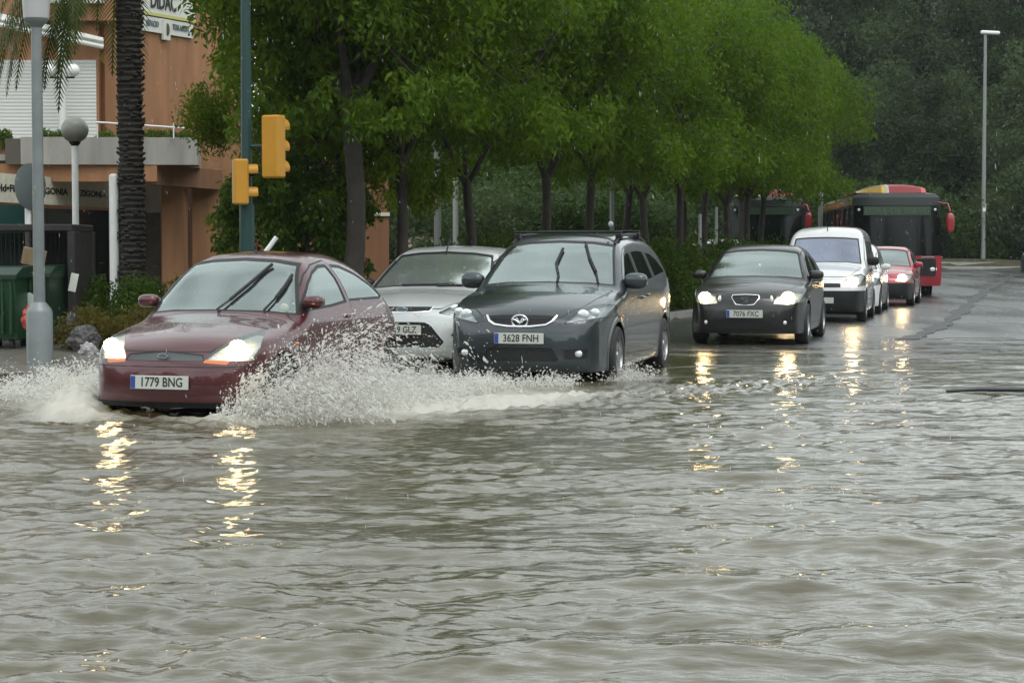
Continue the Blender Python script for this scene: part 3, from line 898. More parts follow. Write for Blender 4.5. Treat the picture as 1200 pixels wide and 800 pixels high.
# --- silver hatchback
def silver_details(root, cs, yo):
    g = cs.front(0, 0.735); ell_badge(root, (0, g.y-yo-0.006, 0.735), 0.075, 0.03, M_CHROME, pmat('badge_blue', (0.10, 0.13, 0.18), 0.3))
    a = cs.top(0, 1.9); mb = MB(); mb.tube([(0, a.y-yo, a.z-0.01), (0, a.y-yo+0.30, a.z+0.33)], [0.012, 0.004], 6); mb.build('aerial', M_BLACK, root)
    bar_mesh(root, 'grille_surround', cs, yo, [(-0.36, 0.77), (-0.33, 0.71), (0, 0.695), (0.33, 0.71), (0.36, 0.77)], 0.010, M_CHROME, 0.004)
HB_W1 = [(1.40, 0.965), (1.60, 1.10), (1.82, 1.22), (2.05, 1.30), (2.30, 1.33), (2.36, 1.33), (2.38, 0.99)]
HB_W2 = [(2.44, 0.99), (2.42, 1.33), (2.75, 1.325), (3.05, 1.28), (3.30, 1.18), (3.42, 1.05), (3.3, 1.02)]
HB_D1 = [(1.25, 0.30), (1.20, 0.80), (1.32, 0.96), (1.56, 1.13), (1.80, 1.265), (2.05, 1.345), (2.40, 1.375), (2.41, 0.28)]
HB_D2 = [(2.41, 0.28), (2.40, 1.375), (2.8, 1.37), (3.10, 1.32), (3.36, 1.20), (3.48, 1.04), (3.36, 0.80), (3.10, 0.60), (2.95, 0.28)]
def hatch_side(L, H, zn=0.70, zc=0.96):
    return [(0.2, 0.10), (0.05, 0.17), (-0.01, 0.30), (0.00, 0.48), (0.03, 0.60), (0.10, zn), (0.30, zn+0.105), (0.62, zn+0.185), (0.95, zc-0.035), (1.18, zc+0.01), (1.5, zc+0.20), (1.78, zc+0.34), (2.02, H-0.045), (2.35, H), (2.8, H), (3.25*L/4.3, H-0.05), (3.7*L/4.3, H-0.19), (L-0.28, H-0.42), (L-0.10, 0.85), (L, 0.60), (L, 0.30), (L-0.2, 0.15), (2.5, 0.10)]
def hatch_plan(L, W):
    return [(0.0, -0.02), (W*0.45, 0.0), (W*0.68, 0.07), (W*0.84, 0.20), (W*0.935, 0.42), (W*0.985, 0.80), (W, 1.5), (W, L-1.2), (W*0.975, L-0.6), (W*0.9, L-0.22), (W*0.68, L-0.04), (0.0, L)]
def hatch_sect(W, H):
    return [(0.0, 0.05), (W*0.74, 0.08), (W*0.935, 0.17), (W*0.98, 0.36), (W, 0.58), (W*0.995, 0.76), (W*0.972, 0.90), (W*0.93, 0.97), (W*0.86, 1.10), (W*0.78, H-0.18), (W*0.68, H-0.04), (W*0.58, H+0.08), (0, H+0.2)]
S_SILVER = dict(L=4.30, W=0.90, paint=P_SILVER, wheels=(0.88, 3.50), wr=0.315, ww=0.20, track=0.79, zmin=0.18,
    side=hatch_side(4.30, 1.47, 0.73, 0.97), plan=hatch_plan(4.30, 0.90), sect=hatch_sect(0.90, 1.47),
    flares=[(0.88, 0.315, 0.38, 0.014)], crown=0.075, bow_front=0.16,
    glass=[dict(name='windscreen', fn=windscreen(0.76, 0.985, 0.60, 1.405, 0.03, 0.03, 2.2), mat=M_GLASSP),
           dict(name='side_window', fn=reg_side(HB_W1, 1), door=1), dict(name='side_window', fn=reg_side(HB_W1, -1), door=2),
           dict(name='side_window', fn=reg_side(HB_W2, 1), door=3), dict(name='side_window', fn=reg_side(HB_W2, -1), door=4)],
    regions=[dict(name='headlight', fn=reg_front([(0.42, 0.69), (0.62, 0.66), (0.90, 0.70), (0.90, 0.80), (0.74, 0.845), (0.60, 0.80)], 0.9, side=1), mat=M_LENS, lamp=(0.60, 0.745, 0.058), twin=1, border=0.006, bmat=M_SEAL),
             dict(name='headlight', fn=reg_front([(0.42, 0.69), (0.62, 0.66), (0.90, 0.70), (0.90, 0.80), (0.74, 0.845), (0.60, 0.80)], 0.9, side=-1), mat=M_LENS, lamp=(-0.60, 0.745, 0.058), twin=1, border=0.006, bmat=M_SEAL),
             dict(name='grille', fn=reg_front([(-0.35, 0.765), (-0.32, 0.71), (0.32, 0.71), (0.35, 0.765)], 0.4), mat=M_BLACKIN, recess=0.03, ring=0.02),
             dict(name='air_intake', fn=reg_front([(-0.52, 0.36), (-0.46, 0.30), (0.46, 0.30), (0.52, 0.36), (0.36, 0.555), (0.28, 0.59), (-0.28, 0.59), (-0.36, 0.555)], 0.45), mat=M_BLACKIN, recess=0.05, ring=0.03, border=0.012, bmat=M_BLACK),
             dict(name='fog_recess', fn=reg_front([(0.58, 0.42), (0.76, 0.44), (0.78, 0.54), (0.66, 0.53)], 0.6, side=1), mat=M_BLACKIN, recess=0.03, ring=0.02),
             dict(name='fog_recess', fn=reg_front([(0.58, 0.42), (0.76, 0.44), (0.78, 0.54), (0.66, 0.53)], 0.6, side=-1), mat=M_BLACKIN, recess=0.03, ring=0.02)],
    panels=[dict(name='hood', fn=reg_top([(0.0, 0.12), (0.44, 0.15), (0.62, 0.40), (0.72, 0.80), (0.76, 1.10), (0.74, 1.16), (0.0, 1.0), (-0.3, 1.0), (-0.3, 0.12)], 0.74)),
            dict(name='door', key=1, side=1, fn=reg_side(HB_D1, 1), handle=(2.25, 0.86)), dict(name='door', key=2, side=-1, fn=reg_side(HB_D1, -1), handle=(2.25, 0.86)),
            dict(name='door', key=3, side=1, fn=reg_side(HB_D2, 1), handle=(3.2, 0.90)), dict(name='door', key=4, side=-1, fn=reg_side(HB_D2, -1), handle=(3.2, 0.90))],
    cabin=dict(y0=1.35, zb=0.98, ys=2.05, yr=2.95), mirror=(1.55, 1.0, 0.12, 0.075, 0.075), mirror_mat=M_BLACK,
    plate=(0.0, 0.50, '3319 GLZ'), wipers=[[(-0.35, 0.985), (0.0, 0.99), (0.30, 1.0)], [(0.1, 0.98), (0.4, 0.985), (0.65, 0.99)]],
    details=silver_details)

# --- black hatchback
def black_details(root, cs, yo):
    g = cs.front(0, 0.655); y0 = g.y-yo
    bar_mesh(root, 'grille_surround', cs, yo, [(-0.19, 0.72), (0, 0.73), (0.19, 0.72), (0.20, 0.68), (0.13, 0.59), (0, 0.575), (-0.13, 0.59), (-0.20, 0.68), (-0.19, 0.72)], 0.009, M_CHROME, 0.008)
    mb = MB()   # slanted S emblem
    for pts in ([(-0.055, 0.045), (0.055, 0.045), (0.055, 0.02), (-0.02, 0.02), (-0.055, 0.0)], [(-0.055, 0.005), (0.03, 0.012), (0.055, -0.01), (0.0, -0.018)], [(0.055, -0.005), (0.055, -0.045), (-0.055, -0.045), (-0.055, -0.022), (0.03, -0.022)]):
        mb.prism(pts, y0-0.02, y0-0.006, 'xz', M=Matrix.Translation((0, 0, 0.652)))
    mb.build('badge', M_CHROME, root)
    for sd in (-1, 1):
        p = cs.front(sd*0.56, 0.33); mb = MB(); mb.ellip((p.x, p.y-yo+0.012, p.z), (0.035, 0.02, 0.032)); mb.build('fog_lamp', M_REFL, root, smooth=True)
        p = cs.front(sd*0.37, 0.66); mb = MB(); mb.ellip((p.x, p.y-yo+0.0, p.z), (0.025, 0.02, 0.06)); mb.build('side_light', M_REFL, root, smooth=True)
    p = cs.top(0.0, 1.9); mb = MB(); mb.ellip((0.03, p.y-yo-0.38, p.z-0.23), (0.03, 0.02, 0.035)); mb.build('hanging_charm', pmat('charm_white', (0.8, 0.85, 0.8), 0.4), root, smooth=True)
S_BLACK = dict(L=3.96, W=0.85, paint=P_BLACK, wheels=(0.80, 3.26), wr=0.30, ww=0.19, track=0.745, zmin=0.17,
    side=hatch_side(3.96, 1.45, 0.71, 0.955), plan=hatch_plan(3.96, 0.85), sect=hatch_sect(0.85, 1.45),
    flares=[(0.80, 0.30, 0.36, 0.014)], crown=0.075, bow_front=0.18,
    glass=[dict(name='windscreen', fn=windscreen(0.72, 0.975, 0.57, 1.385, 0.03, 0.03, 2.2)),
           dict(name='side_window', fn=reg_side(HB_W1, 1), door=1, mat=M_GLASSD), dict(name='side_window', fn=reg_side(HB_W1, -1), door=2, mat=M_GLASSD),
           dict(name='side_window', fn=reg_side([(2.44, 0.99), (2.42, 1.31), (2.7, 1.305), (2.95, 1.24), (3.15, 1.10), (3.05, 1.02)], 1), door=3, mat=M_GLASSD),
           dict(name='side_window', fn=reg_side([(2.44, 0.99), (2.42, 1.31), (2.7, 1.305), (2.95, 1.24), (3.15, 1.10), (3.05, 1.02)], -1), door=4, mat=M_GLASSD)],
    regions=[dict(name='headlight', fn=reg_front([(0.40, 0.60), (0.60, 0.585), (0.86, 0.63), (0.86, 0.74), (0.70, 0.78), (0.44, 0.72)], 0.7, side=1), mat=M_LENS, lamp=(0.60, 0.69, 0.095), lmat=M_LAMP),
             dict(name='headlight', fn=reg_front([(0.40, 0.60), (0.60, 0.585), (0.86, 0.63), (0.86, 0.74), (0.70, 0.78), (0.44, 0.72)], 0.7, side=-1), mat=M_LENS, lamp=(-0.60, 0.69, 0.085), lmat=M_LAMP),
             dict(name='grille', fn=reg_front([(-0.18, 0.715), (0.18, 0.715), (0.19, 0.68), (0.12, 0.59), (-0.12, 0.59), (-0.19, 0.68)], 0.4), mat=M_BLACKIN, recess=0.02, ring=0.02),
             dict(name='air_intake', fn=reg_front([(-0.42, 0.24), (0.42, 0.24), (0.36, 0.36), (-0.36, 0.36)], 0.4), mat=M_BLACKIN, recess=0.04, ring=0.03)],
    panels=[dict(name='hood', fn=reg_top([(0.0, 0.13), (0.22, 0.14), (0.40, 0.25), (0.62, 0.45), (0.69, 0.80), (0.73, 1.10), (0.70, 1.15), (0.0, 1.0), (-0.3, 1.0), (-0.3, 0.13)], 0.72)),
            dict(name='door', key=1, side=1, fn=reg_side(HB_D1, 1), handle=(2.25, 0.86)), dict(name='door', key=2, side=-1, fn=reg_side(HB_D1, -1), handle=(2.25, 0.86)),
            dict(name='door', key=3, side=1, fn=reg_side([(2.41, 0.28), (2.40, 1.36), (2.75, 1.35), (3.02, 1.27), (3.22, 1.06), (3.12, 0.80), (2.9, 0.6), (2.8, 0.28)], 1), handle=(2.95, 0.90)),
            dict(name='door', key=4, side=-1, fn=reg_side([(2.41, 0.28), (2.40, 1.36), (2.75, 1.35), (3.02, 1.27), (3.22, 1.06), (3.12, 0.80), (2.9, 0.6), (2.8, 0.28)], -1), handle=(2.95, 0.90))],
    cabin=dict(y0=1.35, zb=0.97, ys=2.0, yr=2.8), mirror=(1.50, 1.0, 0.11, 0.07, 0.065),
    plate=(0.0, 0.455, '7076 FXC'), details=black_details, spokes=5)

# --- white tall van
def van_details(root, cs, yo):
    a = cs.top(0, 1.75); mb = MB(); mb.tube([(0, a.y-yo, a.z-0.01), (0, a.y-yo+0.05, a.z+0.12)], [0.012, 0.006], 6); mb.build('aerial', M_BLACK, root)
VW1 = [(1.38, 1.14), (1.55, 1.32), (1.72, 1.49), (1.84, 1.545), (2.12, 1.55), (2.12, 1.10), (1.6, 1.10)]
VW2 = [(2.22, 1.10), (2.22, 1.55), (2.85, 1.55), (2.85, 1.10)]
VW3 = [(2.95, 1.12), (2.95, 1.55), (3.55, 1.55), (3.65, 1.12)]
VD1 = [(1.20, 0.32), (1.16, 1.0), (1.36, 1.22), (1.56, 1.43), (1.75, 1.60), (2.17, 1.62), (2.17, 0.30)]
VD2 = [(2.17, 0.30), (2.17, 1.62), (2.90, 1.62), (2.90, 0.80), (2.80, 0.60), (2.76, 0.30)]
S_VAN = dict(L=4.03, W=0.835, paint=P_WHITE, wheels=(0.80, 3.40), wr=0.30, ww=0.18, track=0.735, zmin=0.20,
    side=[(0.2, 0.10), (0.05, 0.18), (-0.01, 0.32), (0.00, 0.55), (0.05, 0.72), (0.16, 0.86), (0.45, 0.98), (0.80, 1.05), (1.05, 1.10), (1.25, 1.26), (1.50, 1.52), (1.66, 1.68), (1.85, 1.77), (2.2, 1.82), (3.0, 1.84), (3.7, 1.81), (3.92, 1.70), (4.0, 1.3), (4.03, 0.7), (4.02, 0.3), (3.8, 0.15), (2.5, 0.10)],
    plan=hatch_plan(4.03, 0.835), crown=0.08, bow_front=0.15, bow_rear=0.03,
    sect=[(0.0, 0.05), (0.62, 0.08), (0.79, 0.18), (0.82, 0.36), (0.835, 0.60), (0.835, 0.85), (0.82, 1.05), (0.785, 1.20), (0.74, 1.45), (0.68, 1.66), (0.60, 1.80), (0.5, 1.90), (0, 2.0)],
    flares=[(0.80, 0.30, 0.36, 0.015)],
    glass=[dict(name='windscreen', fn=windscreen(0.70, 1.13, 0.61, 1.62, 0.03, 0.02, 2.1), mat=glass_mat('van_glass', (0.25, 0.28, 0.42), 0.25, (0.60, 0.66, 0.88), 0.2)),
           dict(name='side_window', fn=reg_side(VW1, 1), door=1, mat=M_GLASSD), dict(name='side_window', fn=reg_side(VW1, -1), door=2, mat=M_GLASSD),
           dict(name='side_window', fn=reg_side(VW2, 1), door=3, mat=M_GLASSD), dict(name='side_window', fn=reg_side(VW2, -1), door=4, mat=M_GLASSD),
           dict(name='quarter_window', fn=reg_side(VW3, 1), mat=M_GLASSD), dict(name='quarter_window', fn=reg_side(VW3, -1), mat=M_GLASSD)],
    regions=[dict(name='headlight', fn=reg_front([(0.42, 0.68), (0.60, 0.66), (0.84, 0.70), (0.84, 0.84), (0.74, 0.92), (0.56, 0.88), (0.44, 0.78)], 0.7, side=1), mat=M_LENS, lamp=(0.60, 0.775, 0.105), lmat=M_LAMP),
             dict(name='headlight', fn=reg_front([(0.42, 0.68), (0.60, 0.66), (0.84, 0.70), (0.84, 0.84), (0.74, 0.92), (0.56, 0.88), (0.44, 0.78)], 0.7, side=-1), mat=M_LENS, lamp=(-0.60, 0.775, 0.105), lmat=M_LAMP),
             dict(name='grille', fn=reg_front([(-0.38, 0.66), (0.38, 0.66), (0.38, 0.74), (-0.38, 0.74)], 0.4), mat=M_BLACKIN, recess=0.02, ring=0.02)],
    panels=[dict(name='hood', fn=reg_top([(0.0, 0.12), (0.42, 0.14), (0.58, 0.40), (0.66, 0.80), (0.70, 1.05), (0.68, 1.10), (0.0, 1.06), (-0.3, 1.06), (-0.3, 0.12)], 0.86)),
            dict(name='door', key=1, side=1, fn=reg_side(VD1, 1), handle=(2.02, 0.95), hmat=M_BLACK), dict(name='door', key=2, side=-1, fn=reg_side(VD1, -1), handle=(2.02, 0.95), hmat=M_BLACK),
            dict(name='sliding_door', key=3, side=1, fn=reg_side(VD2, 1), handle=(2.32, 0.98), hmat=M_BLACK), dict(name='sliding_door', key=4, side=-1, fn=reg_side(VD2, -1), handle=(2.32, 0.98), hmat=M_BLACK)],
    lower=lambda V: np.maximum(V[:, 2]-0.60, V[:, 1]-0.60),
    cabin=dict(y0=1.30, zb=1.10, ys=1.95, yr=2.8), mirror=(1.45, 1.15, 0.12, 0.07, 0.085), mirror_mat=M_BLACK,
    plate=(0.0, 0.42, ''), details=van_details, steel=True)

# --- white estate behind the van, red hatchback behind it, dark car and parked cars
S_WHITE2 = dict(S_BLACK); S_WHITE2.update(paint=P_WHITE, details=None, plate=(0, 0.455, ''), side=hatch_side(3.96, 1.52, 0.74, 0.99), sect=hatch_sect(0.85, 1.52),
    regions=[dict(g, lmat=M_REFL) for g in S_BLACK['regions']])
S_RED2 = dict(S_BLACK); S_RED2.update(paint=P_PINKRED, details=None, plate=(0, 0.40, ''),
    lower=lambda V: np.maximum(V[:, 2]-0.56, V[:, 1]-0.55), glass=[dict(g, mat=M_GLASS) for g in S_BLACK['glass']],
    regions=[dict(name='headlight', fn=reg_front([(0.42, 0.60), (0.60, 0.59), (0.86, 0.63), (0.86, 0.74), (0.70, 0.78), (0.46, 0.68)], 0.7, side=1), mat=M_LENS, lamp=(0.58, 0.68, 0.105), lmat=M_LAMP),
             dict(name='headlight', fn=reg_front([(0.42, 0.60), (0.60, 0.59), (0.86, 0.63), (0.86, 0.74), (0.70, 0.78), (0.46, 0.68)], 0.7, side=-1), mat=M_LENS, lamp=(-0.58, 0.68, 0.105), lmat=M_LAMP)])
P_DARK2 = paint_mat('paint_dark_grey', (0.05, 0.055, 0.06), 0.4, 0.3)
S_DARK = dict(S_WHITE2); S_DARK.update(paint=P_DARK2)
# ---------------------------------------------------------------- ground, road, kerbs
KERB = np.array([(-12.0, 13.0), (-6.6, 17.5), (-4.6, 20.3), (-3.1, 23.5), (-1.9, 26.5), (-0.6, 29.3), (0.6, 32.0), (1.9, 35.2), (3.5, 40.0), (5.3, 46.0), (7.0, 52.0), (8.4, 58.0), (9.2, 66.0), (10.0, 76.0), (12.0, 90.0), (15.0, 99.0), (22.0, 102.0), (40.0, 103.0), (90.0, 104.0)])

def kerb_x(Y):
    return np.interp(Y, KERB[:, 1], KERB[:, 0])

def sstep(a, b, x):
    t = np.clip((x-a)/(b-a), 0, 1); return t*t*(3-2*t)

def road_z(X, Y):
    X = np.asarray(X, float); Y = np.asarray(Y, float)
    edge = 25.0-0.10*(X-3)
    z = -0.30+0.30*sstep(edge-9, edge+1.0, Y)
    z = z+0.012*sstep(25, 40, Y)+0.38*sstep(50, 104, Y)
    # shallow dips hold puddles
    z = z+0.006*np.sin(X*0.9+Y*0.13)*sstep(27, 36, Y)
    return z

def side_z(X, Y):
    """ground left of the kerb and beyond the road"""
    z = road_z(X, Y)+0.13
    d = kerb_x(Y)-X
    z = z+0.95*sstep(8, 16, d)*sstep(48, 62, Y)*(1-sstep(95, 110, Y))
    return z

def hill_z(X, Y):
    h = 0.40*np.maximum(Y-108, 0)
    h = np.minimum(h, 21+2*np.sin(X*0.05))
    left = sstep(-16, 8, X-(Y-108)*0.02)
    return h*left

def grid_sheet(name, xs, ys, zf, mat, kind='structure', mask=None):
    X, Y = np.meshgrid(xs, ys, indexing='ij'); Z = zf(X, Y)
    V = np.stack([X, Y, Z], -1).reshape(-1, 3); n, m = len(xs), len(ys)
    i, j = np.meshgrid(np.arange(n-1), np.arange(m-1), indexing='ij')
    a = i*m+j; Fq = np.stack([a, a+m, a+m+1, a+1], -1).reshape(-1, 4)
    if mask is not None:
        cx = (X[:-1, :-1]+X[1:, 1:])/2; cy = (Y[:-1, :-1]+Y[1:, 1:])/2
        Fq = Fq[mask(cx, cy).reshape(-1)]
    o = mesh_np(name, V, Fq, mat, smooth=True)
    return tag(o, kind=kind)

# wet asphalt
def asphalt_mat():
    m, n, l, p = new_mat('wet_asphalt')
    tc = n.new('ShaderNodeTexCoord')
    n1 = n.new('ShaderNodeTexNoise'); n1.inputs['Scale'].default_value = 0.35; n1.inputs['Detail'].default_value = 4
    mp = n.new('ShaderNodeMapping'); mp.inputs['Rotation'].default_value = (0, 0, R(-16)); mp.inputs['Scale'].default_value = (1.6, 0.35, 1)
    l.new(tc.outputs['Object'], mp.inputs['Vector']); l.new(mp.outputs['Vector'], n1.inputs['Vector'])
    n2 = n.new('ShaderNodeTexNoise'); n2.inputs['Scale'].default_value = 60; n2.inputs['Detail'].default_value = 4
    l.new(tc.outputs['Object'], n2.inputs['Vector'])
    n3 = n.new('ShaderNodeTexNoise'); n3.inputs['Scale'].default_value = 9; n3.inputs['Detail'].default_value = 3
    l.new(tc.outputs['Object'], n3.inputs['Vector'])
    cr = n.new('ShaderNodeValToRGB'); cr.color_ramp.elements[0].color = (0.055, 0.056, 0.056, 1); cr.color_ramp.elements[1].color = (0.095, 0.097, 0.095, 1)
    cr.color_ramp.elements[0].position = 0.35; cr.color_ramp.elements[1].position = 0.65
    l.new(n1.outputs['Fac'], cr.inputs['Fac']); l.new(cr.outputs['Color'], p.inputs['Base Color'])
    mr = n.new('ShaderNodeMapRange'); mr.inputs['From Min'].default_value = 0.35; mr.inputs['From Max'].default_value = 0.68
    mr.inputs['To Min'].default_value = 0.20; mr.inputs['To Max'].default_value = 0.36
    l.new(n1.outputs['Fac'], mr.inputs['Value']); l.new(mr.outputs['Result'], p.inputs['Roughness'])
    p.inputs['Specular IOR Level'].default_value = 0.75
    ad = n.new('ShaderNodeMath'); ad.operation = 'ADD'
    l.new(n2.outputs['Fac'], ad.inputs[0]); l.new(n3.outputs['Fac'], ad.inputs[1])
    b = n.new('ShaderNodeBump'); b.inputs['Strength'].default_value = 0.35; b.inputs['Distance'].default_value = 0.012
    l.new(ad.outputs['Value'], b.inputs['Height']); l.new(b.outputs['Normal'], p.inputs['Normal'])
    return m
M_ASPH = asphalt_mat()
M_EARTH = pmat('wet_earth', (0.050, 0.048, 0.022), 0.8, noise=0.5, nscale=3, bump=0.8, bscale=20)
M_PAVE = pmat('wet_paving', (0.13, 0.12, 0.10), 0.35, noise=0.25, nscale=3, bump=0.4, bscale=30)
M_CONC = pmat('kerb_stone', (0.20, 0.195, 0.18), 0.6, noise=0.25, nscale=2, bump=0.4, bscale=25)

xs = np.unique(np.concatenate([np.linspace(-160, -30, 14), np.linspace(-30, 60, 91), np.linspace(60, 260, 21)]))
ys = np.unique(np.concatenate([np.linspace(-40, 10, 11), np.linspace(10, 120, 111), np.linspace(120, 230, 45), np.linspace(230, 900, 12)]))
def terr(X, Y):
    road = (X > kerb_x(Y)+0.1) & (Y < 103)
    z = np.where(road, road_z(X, Y)-0.25, side_z(X, Y)-0.02)
    return z+hill_z(X, Y)
grid_sheet('ground', xs, ys, terr, M_EARTH)

# unseen dark hills added behind the camera, to darken what the cars reflect
def added_back_hills():
    V = []; n = 72; prof = [(95, -1.0), (105, 9), (120, 19), (150, 30), (190, 36)]
    for i in range(n+1):
        a = R(150+240*i/n); k = 1+0.18*math.sin(i*0.9)+0.1*math.sin(i*2.3)
        for (r, z) in prof: V.append((r*math.cos(a), r*math.sin(a)*0.9, z*k if z > 0 else z))
    m = len(prof); Fq = [(i*m+j, (i+1)*m+j, (i+1)*m+j+1, i*m+j+1) for i in range(n) for j in range(m-1)]
    tag(mesh_np('unseen_dark_hills', V, Fq, pmat('unseen_hill_dark', (0.035, 0.045, 0.020), 0.9, noise=0.5, nscale=0.15, bump=1.0, bscale=1.5), smooth=True), kind='structure')
added_back_hills()

# road as strips between the kerb and the far right
def road_mesh():
    ys = np.unique(np.concatenate([np.linspace(-30, 12, 15), np.linspace(12, 104, 185)]))
    t = np.concatenate([np.linspace(0, 12, 25)[:-1], np.linspace(12, 75, 40)])
    V = []; n = len(t)
    for y in ys:
        x0 = float(kerb_x(y)) if y >= 13 else -60.0 if y < 12.5 else -12.0
        x = x0+t*(1 if y >= 13 else 1.6)
        V.append(np.stack([x, np.full(n, y), road_z(x, y)], -1))
    V = np.array(V).reshape(-1, 3); m = len(ys)
    i, j = np.meshgrid(np.arange(m-1), np.arange(n-1), indexing='ij'); a = i*n+j
    tag(mesh_np('road', V, np.stack([a, a+1, a+n+1, a+n], -1).reshape(-1, 4), M_ASPH, smooth=True), kind='structure')
road_mesh()

# kerb: one long stone edge following the road
def ribbon(name, pts, w, h, zf, mat, lift=0.0, kind='structure'):
    V = []; Fq = []
    pts = catmull(pts, 6)
    for i, p in enumerate(pts):
        d = pts[min(i+1, len(pts)-1)]-pts[max(i-1, 0)]; d /= np.linalg.norm(d); nrm = np.array([-d[1], d[0]])
        z = float(zf(p[0], p[1]))
        a = p; b = p+nrm*w
        V += [(a[0], a[1], z-0.2), (a[0], a[1], z+h-0.02), (a[0]+nrm[0]*0.02, a[1]+nrm[1]*0.02, z+h), (b[0], b[1], z+h), (b[0], b[1], z-0.2)]
    for i in range(len(pts)-1):
        for k in range(4):
            a = i*5+k; Fq.append((a, a+1, a+6, a+5))
    o = mesh_np(name, V, Fq, mat); return tag(o, kind=kind)
ribbon('kerb', KERB, 0.16, 0.14, road_z, M_CONC)
# pale low retaining edge across the far end
ribbon('far_kerb', [(14.0, 99.4), (22.0, 102.4), (40.0, 103.4), (90.0, 104.4)], 0.5, 0.36, road_z, M_CONC)

# pavement behind the kerb on the left
def pave():
    ys = np.linspace(13.5, 34, 60); t = np.linspace(0.17, 14, 30); V = []
    for y in ys:
        x = kerb_x(y)-t*(0.35 if y > 26 else 1.0)
        V.append(np.stack([x, np.full(30, y), side_z(x, y)+0.004+0.02], -1))
    V = np.array(V).reshape(-1, 3); i, j = np.meshgrid(np.arange(59), np.arange(29), indexing='ij'); a = i*30+j
    tag(mesh_np('pavement', V, np.stack([a, a+1, a+31, a+30], -1).reshape(-1, 4), M_PAVE, smooth=True), kind='structure')
pave()

# dark tar seam curving over the wet road
def tar():
    P = catmull([at_ground(px, py) for px, py in ((1062, 398), (1090, 388), (1118, 372), (1140, 353), (1158, 339), (1178, 328), (1185, 322), (1172, 319))], 10)
    V = []; Fq = []
    for i, p in enumerate(P):
        d = P[min(i+1, len(P)-1)]-P[max(i-1, 0)]; d /= np.linalg.norm(d); nn = np.array([-d[1], d[0]])
        w = 0.14+0.05*math.sin(i*1.7)+0.04*math.sin(i*0.6)
        for s in (-1, 1):
            q = p+nn*w*s; V.append((q[0], q[1], float(road_z(q[0], q[1]))+0.010))
    for i in range(len(P)-1): Fq.append((2*i, 2*i+1, 2*i+3, 2*i+2))
    tag(mesh_np('road_seam', V, Fq, pmat('tar', (0.012, 0.012, 0.012), 0.5)), kind='structure')
def at_ground(px, py):
    D = 30.0
    for _ in range(30):
        X = (px-600)/F_PX*D; z = float(road_z(X, D)); D = 0.5*D+0.5*(CAM_H-z)*F_PX/(py-HOR)
    return ((px-600)/F_PX*D, D)
tar()

# ---------------------------------------------------------------- flood water
def water_height(X, Y):
    rng = np.random.default_rng(11)
    Z = np.zeros_like(X)
    calm = 0.35+0.65*(1-sstep(15, 26, Y+0.12*np.maximum(X, 0)*2))
    patch = 0.75+0.35*np.sin(X*0.9+1.3*np.sin(Y*0.5))*np.sin(Y*0.8+0.7*X)
    for k in range(110):
        lam = 0.11*(2.2/0.11)**(rng.random()**1.5)
        ang = rng.normal(R(90), R(21)) if k % 5 else rng.uniform(0, 2*math.pi)
        kx, ky = math.cos(ang)*2*math.pi/lam, math.sin(ang)*2*math.pi/lam
        ph = rng.uniform(0, 2*math.pi)
        slope = 0.037 if lam < 0.5 else 0.021
        a = slope*lam/(2*math.pi)
        wob = 0.5*np.sin(X*1.1*rng.random()+Y*0.9*rng.random()+ph*3)
        s = np.sin(kx*X+ky*Y+ph+wob)
        fade = 1.0 if lam > 0.5 else np.clip(1.2-(Y-6)*0.03/lam*0.18, 0, 1)
        Z += a*(s+0.25*np.cos(2*(kx*X+ky*Y+ph+wob)))*fade
    Z *= calm*patch
    # isolated humps and the long ridges seen in the foreground
    for (px, py, w, l, h) in ((100, 640, 0.22, 0.42, 0.075), (20, 625, 0.2, 0.4, 0.05), (360, 770, 0.2, 0.5, 0.06), (560, 655, 0.10, 1.1, 0.03), (300, 650, 0.12, 0.7, 0.03), (760, 690, 0.16, 0.9, 0.04), (1040, 640, 0.14, 0.7, 0.035), (900, 560, 0.15, 0.9, 0.03), (380, 600, 0.12, 1.0, 0.035), (1100, 760, 0.2, 0.8, 0.05), (700, 780, 0.15, 0.6, 0.04)):
        D = CAM_H*F_PX/(py-HOR); x0 = (px-600)/F_PX*D
        Z += h*np.exp(-(((X-x0)/l)**2+((Y-D)/w)**2))
    # bow wave and wake of the red car
    hx, hy = -2.85, 16.1; c, s_ = math.cos(R(18)), math.sin(R(18))
    lx = (X-hx)*c-(Y-hy)*s_; ly = (X-hx)*s_+(Y-hy)*c        # local: x to its left, y to its tail
    r = np.abs(lx)
    lat = 0.78+0.55*np.clip(ly, -0.3, 6)
    ridge = 0.15*np.exp(-((r-lat)/0.30)**2)*sstep(-0.6, 0.5, ly)*(1-sstep(1.2, 4.5, ly))
    ridge *= np.where(lx < 0, 1.25, 0.35)
    bow = 0.045*np.exp(-((ly+0.25-0.10*r)/0.16)**2)*np.exp(-(lx/0.95)**4)
    turb = 0
    rng = np.random.default_rng(5)
    zone = np.exp(-((r-lat)/0.7)**2)*sstep(-1.2, 0.3, ly)*(1-sstep(4, 9, ly))
    for k in range(40):
        lam = rng.uniform(0.06, 0.26); a = rng.uniform(0, 2*math.pi)
        turb = turb+0.08*lam/(2*math.pi)*np.sin(2*math.pi/lam*(math.cos(a)*X+math.sin(a)*Y)+rng.uniform(0, 6.3)+np.sin(X*2+k))
    Z += ridge+bow+turb*zone*1.6
    # wash round the grey carrier
    d2 = ((X-0.0)/1.3)**2+((Y-20.2)/0.7)**2
    Z += 0.03*np.exp(-d2)
    return Z, lx, ly

